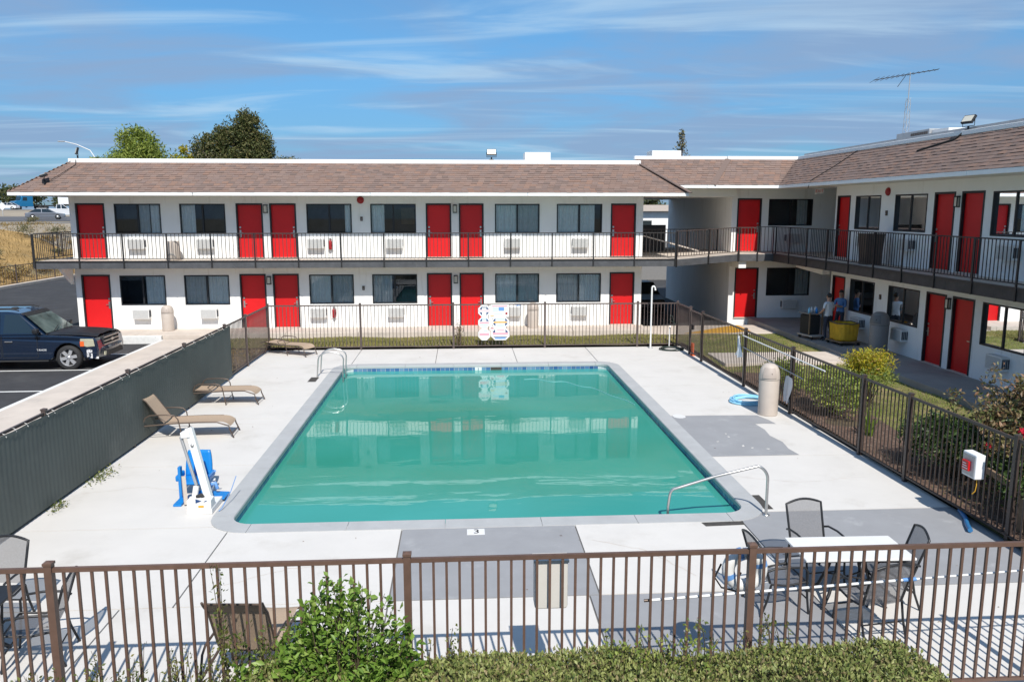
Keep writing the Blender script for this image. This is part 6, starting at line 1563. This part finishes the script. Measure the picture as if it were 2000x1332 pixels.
# ------------------------------------------------------------------ land beyond the lot
def sstep(a, c, x):
    t_ = max(0, min(1, (x - a) / (c - a))); return t_ * t_ * (3 - 2 * t_)
def land(x, y):
    d = max(-30.6 - x, y - 92)
    if d <= 0: return -.10
    h = 3.55 * sstep(0, 13, d)
    h += .35 * sstep(90, 130, y) + 1.15 * sstep(150, 195, y) * (1 if x < -20 else .6)
    if d < 16: h += .16 * math.sin(x * .8 + y * .35) * sstep(0, 6, d) * (1 - sstep(10, 15, d))
    return h
M['drygrass'] = mat('dry_golden_grass', (0.37, 0.235, 0.085), 0.95, var=0.25, vscale=.5, bump=0.6, bscale=6, world=True, dirt=(0.22, 0.18, 0.10), dscale=.16, dlo=0.5, dhi=0.66)
M['tanground'] = mat('tan_verge', (0.33, 0.28, 0.21), 0.95, var=0.12, vscale=.12, bump=0.2, bscale=3, world=True)
M['road'] = mat('freeway_concrete', (0.30, 0.285, 0.265), 0.9, var=0.08, vscale=.15, world=True)
M['darkroad'] = mat('freeway_asphalt', (0.105, 0.105, 0.112), 0.9, var=0.1, vscale=.2, world=True)
xs = [-260, -200, -150, -120, -100, -88, -78, -70, -64, -58, -53, -49, -46, -44, -42, -40, -38, -36.5, -35, -33.8, -32.6, -31.6, -30.8, -30.4, -20, 0, 40, 120]
ys = [-20, 10, 30, 40, 46, 50, 53, 56, 58, 60, 62, 64, 66, 68, 70, 73, 76, 80, 86, 92, 94, 97, 100, 105, 112, 120, 130, 140, 150, 160, 170, 180, 190, 200, 230, 280, 400]
b = MB()
for j in range(len(ys) - 1):
    for i in range(len(xs) - 1):
        if xs[i] >= -30.5 and ys[j] < 92: continue
        q = [(xs[i + a], ys[j + c], land(xs[i + a], ys[j + c])) for a, c in ((0, 0), (1, 0), (1, 1), (0, 1))]
        b.cur = 0 if ys[j] < 76 or xs[i] > -38 else 1
        b.add(q, [(0, 1, 2, 3)], True)
o = b.build('hillside', [M['drygrass'], M['tanground']]); o['kind'] = 'structure'
def road(name, y0, y1, m, dz=.05, sk=.0):
    b = MB(); X = [-260, -200, -150, -120, -100, -80, -65, -50, -44]
    for i in range(len(X) - 1):
        n = 5
        for j in range(n):
            q = []
            for a, c in ((0, 0), (1, 0), (1, 1), (0, 1)):
                x_ = X[i + a]; y_ = y0 + (y1 - y0) * (j + c) / n + sk * (x_ + 60); q.append((x_, y_, land(x_, y_) + dz))
            b.add(q, [(0, 1, 2, 3)], True)
    o = b.build(name, m); o['kind'] = 'structure'
road('frontage_road', 82, 96, M['road'], .05, .06)
road('road_line', 78.5, 79.6, M['line'], .06, .06)
road('road_line', 96.5, 98.0, M['tanground'], .07, .06)
road('freeway', 101, 136, M['darkroad'], .05, .05)
road('upper_freeway', 186, 206, M['road'], .07, .04)
# kerb and iron fence at the lot edge
b = MB(); b.box(-30.2, 20, -.1, -29.85, 90, .10); tag(b.build('lot_kerb', M['walk']), kind='structure')
lf_ = fence('lot_fence', 'dark open fence at the back edge of the lot under the dry slope', (-30.55, 36), (-30.45, 90), [k * 2.6 for k in range(21)], M['bronze_rail'], h=1.30, sp=.32, pw=.02)
# brush on the slope
for k in range(46):
    y_ = 46 + random.random() * 40; x_ = -31.2 - random.random() * 13
    if k < 12: x_ = -31.6 - random.random() * 2.0; m = 'sage' if k % 2 else 'dry'; r_ = random.uniform(.5, .9)
    else: m = 'sage' if x_ < -38 else random.choice(('dry', 'sage', 'dry')); r_ = random.uniform(.35, .85)
    z_ = land(x_, y_)
    t = thing('dry_bush', 'dry scrub bush on the golden slope beyond the lot fence', 'bush', (x_, y_, z_ - .05), 0, 'dry bushes on the slope')
    P, N, cc = clumps((0, 0, r_ * .5), (r_, r_, r_ * .55), 14, 420, r_ * .35, .4, -.2); leaves('foliage', P, .16, LM[m], t, None, .35)
P = np.column_stack([-31 - rng.random(9000) * 16, 44 + rng.random(9000) * 44, np.zeros(9000)]); P[:, 2] = [land(p[0], p[1]) for p in P]
o = leaves('dry_grass', P, .28, LM['dry'], None, np.tile([0, 0, 1.5], (9000, 1)), .12); tag(o, 'golden dry grass on the slope left of the far wing', 'grass')

# ------------------------------------------------------------------ traffic on the freeway
def simple_car(nm, lb, cat, loc, rz, ln, wd, ht, m, kind, grp='vehicles on the freeway'):
    t = thing(nm, lb, cat, loc, rz, grp); h2 = ln / 2
    b = MB(); b.prism([(-h2, .35), (-h2 * .98, ht * .60), (-h2 * .55, ht * .66), (h2 * .45, ht * .64), (h2 * .95, ht * .52), (h2, .35), (h2 * .9, .25), (-h2 * .92, .25)], lambda u, v, q: (u, q * wd / 2 * (1 - .05 * abs(u / h2) ** 4), v), -1, 1); b.build('body', m, t, bevel=.08, seg=3, normals=True)
    if kind == 'pickup': poly = [(-.35, ht * .62), (-.25, ht), (h2 * .18, ht), (h2 * .48, ht * .62)]
    else: poly = [(-h2 * .82, ht * .62), (-h2 * .42, ht), (h2 * .10, ht), (h2 * .48, ht * .62)]
    b = MB(); b.prism(poly, lambda u, v, q: (u, q * wd / 2 * (.92 - .16 * (v / ht - .62) / .38), v), -1, 1); b.build('cabin', M['carglass'], t, bevel=.05)
    cx = sum(p[0] for p in poly) / 4
    b = MB(); b.box(poly[1][0], -wd * .37, ht - .03, poly[2][0], wd * .37, ht + .02)
    for k in (0, 1, 2): pass
    b.build('roof', m, t, bevel=.03)
    b = MB()
    for sx in (-1, 1):
        b.bar((poly[0][0], sx * wd * .46, poly[0][1]), (poly[1][0], sx * wd * .385, ht), .07, .05); b.bar((poly[3][0], sx * wd * .46, poly[3][1]), (poly[2][0], sx * wd * .385, ht), .07, .05); b.bar((cx, sx * wd * .465, ht * .62), (cx, sx * wd * .39, ht), .08, .05)
    b.build('pillars', m, t)
    if kind == 'pickup':
        b = MB(); b.box(-h2 * .94, -wd * .42, ht * .55, -.4, wd * .42, ht * .662); b.build('bed', M['rubber'], t)
    for x_ in (-h2 * .62, h2 * .62):
        for sx in (-1, 1):
            b = MB(); b.lathe([(.0, -.1), (.24, -.1), (.33, -.09), (.34, 0), (.33, .09), (.24, .1), (0, .1)], 20); w_ = b.build('wheel', M['rubber'], t, (x_, sx * wd * .46, .34)); w_.rotation_euler = (R(90), 0, 0)
            b = MB(); b.lathe([(0, .112), (.20, .105), (.21, -.105), (0, -.112)], 16); b.build('rim', M['steel'], w_)
    b = MB(); b.box(-h2 * 1.0, -wd * .44, ht * .46, -h2 * .95, -wd * .28, ht * .55); b.box(-h2 * 1.0, wd * .28, ht * .46, -h2 * .95, wd * .44, ht * .55); b.build('tail_lights', M['darkred'], t)
    return t
M['silver'] = mat('grey_car_paint', (0.22, 0.24, 0.28), 0.3, 0.5, coat=.8)
M['carwhite'] = mat('white_car_paint', (0.72, 0.73, 0.75), 0.3, 0, coat=.8)
M['truckblue'] = mat('teal_truck_paint', (0.01, 0.15, 0.32), 0.3, 0.1, coat=.6)
simple_car('car', 'grey saloon car driving on the near freeway lane', 'car', (-54.6, 110, land(-54.6, 110) + .06), R(22), 4.6, 1.8, 1.42, M['silver'], 'sedan')
simple_car('pickup_truck', 'white pickup truck on the freeway beyond the grey car', 'pickup truck', (-62.9, 131, land(-62.9, 131) + .06), R(24), 5.6, 1.95, 1.9, M['carwhite'], 'pickup')
simple_car('car', 'dark car on the upper road beside the building corner', 'car', (-86.2, 190, land(-86.2, 190) + .08), R(185), 4.7, 1.85, 1.6, M['carblack'], 'sedan')
simple_car('car', 'white car on the upper road at the left picture edge', 'car', (-102.5, 190, land(-102.5, 190) + .08), R(180), 4.6, 1.85, 1.5, M['carwhite'], 'sedan')
z_ = land(-97, 192) + .08
t = thing('semi_truck', 'blue semi truck with white box trailer on the upper road', 'truck', (-101.0, 194, z_), R(232), 'vehicles on the freeway')
b = MB(); b.prism([(-1.6, .6), (-1.6, 3.7), (.3, 3.75), (.9, 2.9), (1.15, 2.0), (2.5, 1.75), (2.75, .6)], lambda u, v, q: (u, q * 1.22, v), -1, 1); b.build('cab', M['truckblue'], t, bevel=.12, seg=3, normals=True)
b = MB(); b.quad((.93, -1.05, 2.08), (.93, 1.05, 2.08), (.72, 1.0, 2.9), (.72, -1.0, 2.9)); b.build('windshield', M['carglass'], t, (.28, 0, .05))
for sx in (-1, 1):
    b = MB(); b.quad((-.3, sx * 1.226, 1.95), (.75, sx * 1.226, 1.95), (.55, sx * 1.226, 2.75), (-.3, sx * 1.226, 2.75)); b.build('side_window', M['carglass'], t)
b = MB(); b.box(2.74, -.75, .8, 2.80, .75, 1.6); b.build('grille', M['unit'], t)
b = MB(); b.box(2.6, -1.2, .45, 2.9, 1.2, .75); b.build('bumper', M['truckblue'], t)
b = MB(); b.box(-7.0, -.5, .7, -1.2, .5, 1.0); b.build('chassis', M['rubber'], t)
for x_ in (1.7, -3.2, -4.5):
    for sx in (-1, 1):
        b = MB(); b.lathe([(0, -.15), (.4, -.15), (.5, -.1), (.5, .1), (.4, .15), (0, .15)], 18); w_ = b.build('wheel', M['rubber'], t, (x_, sx * 1.05, .5)); w_.rotation_euler = (R(90), 0, 0)
t = thing('box_trailer', 'white box trailer standing behind the blue truck cab', 'trailer', (-94.0, 203, land(-94, 203) + .08), R(188), 'vehicles on the freeway')
b = MB(); b.box(-4.0, -1.25, 1.2, 3.0, 1.25, 4.1); b.build('box', M['carwhite'], t, bevel=.05)
b = MB(); b.box(-4.0, -1.1, .9, 3.0, 1.1, 1.19); b.build('frame', M['rubber'], t)
for x_ in (-3, -1.8):
    for sx in (-1, 1):
        b = MB(); b.lathe([(0, -.15), (.5, -.12), (.5, .12), (0, .15)], 16); w_ = b.build('wheel', M['rubber'], t, (x_, sx * 1.05, .5)); w_.rotation_euler = (R(90), 0, 0)
t = thing('road_sign', 'white roadside sign at the left picture edge', 'sign', (-82.4, 151, land(-82, 151)), R(20)); b = MB(); b.box(-.06, -.06, 0, .06, .06, 2.3); b.build('post', M['unit'], t)
b = MB(); b.prism([(-.75, .75), (0, 0), (.75, .75), (0, 1.5)], lambda u, v, q: (u, q, v + 1.0), -.08, -.06); b.build('board', M['carwhite'], t)
t = thing('street_light', 'slender street light arm rising behind the left roof corner', 'street light', (-32.4, 75, 0))
b = MB(); b.tube([(0, 0, -.1), (0, 0, 7.5), (-.1, 0, 9.6), (-.5, 0, 10.25), (-1.6, 0, 10.75), (-2.6, 0, 11.0)], [.10, .07, .045, .04, .035, .03], 8); b.build('pole', M['roofflat'], t)
b = MB(); b.box(-3.2, -.10, 10.97, -2.6, .10, 11.05); b.build('lamp_head', M['unit'], t, bevel=.03)

# ------------------------------------------------------------------ trees
def tree(nm, lb, loc, crown, trunk_h, r0, nc, nl, cr, m, size, grp, aspect=.5, droop=0.0, extra=(), flat=1.0, shell=.5, zmin=-.7):
    t = thing(nm, lb, 'tree', loc, 0, grp); Ps = []; tips = []
    for (c, rad, k) in ((crown[0], crown[1], 1.0),) + tuple(extra):
        P, N, cc = clumps(c, rad, max(6, int(nc * k)), int(nl * k), cr, shell, zmin, flat); Ps.append(P); tips += [tuple(q) for q in cc[:max(4, int(16 * k))]]
    P = np.concatenate(Ps)
    leaves('crown', P, size, m, t, None, aspect, droop)
    b = MB(); b.tube([(0, 0, -.2), (.05, 0, trunk_h * .5), (0, .05, trunk_h)], [r0, r0 * .75, r0 * .6], 9); tr = b.build('trunk', M['bark'], t)
    stems('limbs', tr, (0, .05, trunk_h * .9), tips, r0 * .42, M['bark'], 4, .25)
    return t
grp = 'trees beyond the far wing'
tree('leafy_tree', 'broad light green tree behind the left half of the far roof', (-22.9, 60, 0), ((0, 0, 7.0), (2.3, 2.3, 3.6)), 4.2, .28, 110, 34000, .8, LM['willow'], .24, grp, .34, .25, extra=(((2.0, .5, 6.2), (1.1, 1.3, 3.0), .35), ((-1.9, .2, 6.0), (.9, 1.2, 2.6), .25)))
tree('small_tree', 'small light green treetop just above the left roof edge', (-26.0, 60, 0), ((0, 0, 7.5), (.75, .8, 1.7)), 6, .12, 16, 1800, .5, LM['willow'], .22, grp)
tree('small_tree', 'yellowish treetop right of the broad light green tree', (-20.3, 61, 0), ((0, 0, 8.0), (.9, .9, 1.7)), 6, .12, 20, 2400, .5, LM['yellow'], .22, grp)
cone = [((-.9, .3, 10.4), (.3, .35, 1.1), .08), ((.9, .3, 11.5), (.28, .3, 1.0), .07), ((2.5, .2, 9.4), (.35, .4, 1.2), .09), ((-2.0, .2, 10.0), (.25, .3, .9), .06), ((-2.35, 0, 8.3), (.55, .7, 2.3), .18), ((-1.2, 0, 8.4), (.5, .7, 2.6), .18), ((1.2, .2, 8.8), (1.25, 1.3, 3.4), .55), ((-.3, 0, 9.2), (.6, .8, 2.7), .22), ((2.0, 0, 7.5), (.95, 1.2, 2.9), .35), ((.35, 0, 10.6), (.35, .4, 1.5), .10), ((1.55, 0, 10.9), (.4, .4, 1.5), .10)]
tree('conifer_tree', 'dense dark conifer with ragged spires behind the far roof', (-17.7, 65, 0), ((0, 0, 6.6), (2.6, 2.5, 2.7)), 6.5, .35, 80, 17000, .62, LM['pine'], .22, grp, .4, extra=tuple(cone), flat=1.25)
tree('conifer_tree', 'low dark conifer tip right of the dense dark conifer', (-13.4, 65, 0), ((0, 0, 7.7), (1.1, 1.1, 1.7)), 6, .15, 20, 2600, .5, LM['pine'], .22, grp, .4, extra=(((.8, 0, 8.3), (.3, .3, 1.5), .2), ((-.5, 0, 8.0), (.3, .3, 1.5), .2)))
tree('sparse_tree', 'sparse thin treetop between the light tree and the dark conifer', (-19.3, 63, 0), ((0, 0, 8.0), (1.1, 1.0, 1.5)), 6, .12, 26, 700, .55, LM['sage'], .18, grp)
t = thing('slender_tree', 'thin spindly treetop beside the white vent box above the passage', 'tree', (19.15, 70, 0), 0, grp)
P = []; tp = []
for k in range(70):
    z = 8.0 + 3.7 * random.random(); w_ = .72 * (1 - abs(z - 9.2) / 3.2); a = random.random() * 6.28; tp.append((w_ * math.cos(a), w_ * math.sin(a), z))
    for i in range(9): P.append((w_ * math.cos(a) * random.uniform(.3, 1.1), w_ * math.sin(a) * random.uniform(.3, 1.1), z + random.gauss(0, .12)))
leaves('crown', np.array(P), .22, LM['sage'], t, None, .4)
b = MB(); b.tube([(0, 0, 0), (0, 0, 6), (.03, 0, 11.6)], [.14, .10, .03], 7); tr = b.build('trunk', M['bark'], t); stems('limbs', tr, (0, 0, 8.5), tp[:26], .03, M['bark'], 3, .05)
for k, (x_, y_, r_, h_) in enumerate(((-118, 225, 5.5, 6), (-108, 232, 4.5, 5), (-100, 228, 5, 4), (-86, 222, 4.8, 5.0), (-81, 226, 5.5, 5.5), (-76, 230, 5, 5))):
    tree('roadside_tree', ['bushy green roadside tree at the left picture edge', 'bushy roadside tree directly behind the blue truck cab', 'bushy roadside tree behind the white box trailer', 'dark roadside tree left of the dark car', 'dark roadside tree directly behind the dark car', 'dark roadside tree against the white building corner'][k], (x_, y_, land(x_, y_) - .1), ((0, 0, h_ * .55), (r_, r_, h_ * .45)), 2, .3, 40, 2600, 1.4, LM['far'], .8, 'roadside trees beyond the freeway')

# ------------------------------------------------------------------ seen through the passage gap
t = thing('rear_building', 'low white flat-roofed building seen through the gap between the wings', 'building', (20, 78, 0))
b = MB(); b.box(-14, 0, -.1, 14, 10, 4.9); b.build('wall', M['wall'], t)
b = MB(); b.box(-14.5, -.6, 4.9, 14.5, 10.5, 5.5); b.build('roof', M['tan'], t)
for k in range(6):
    b = MB(); b.box(-12 + k * 4.2, -.05, 1.2, -9.8 + k * 4.2, -.01, 4.0); b.build('window', M['carglass'], t)
for k, (x_, y_) in enumerate(((19.5, 96), (23, 99), (16, 98))):
    tree('tree', ['leafy tree in the middle of the gap behind the low building', 'leafy tree at the gap edge nearest the tall passage wall', 'leafy tree at the gap edge nearest the far wing'][k], (x_, y_, 0), ((0, 0, 5.2), (2.3, 2.3, 1.6)), 3.5, .2, 24, 1500, .8, LM['far'], .4, 'trees behind the rear building')
t = thing('rear_wall', 'long shaded wall closing the passage beyond the parked dark car', 'wall', (12, 58, 0)); b = MB(); b.box(-6, 0, -.1, 10, .3, 2.75); b.build('panel', M['greyplastic'], t)
simple_car('car', 'dark car standing in the passage half hidden by the far wing', 'car', (9.0, 40.3, 0.0), R(-90), 4.6, 1.8, 1.4, M['carblack'], 'sedan', None)
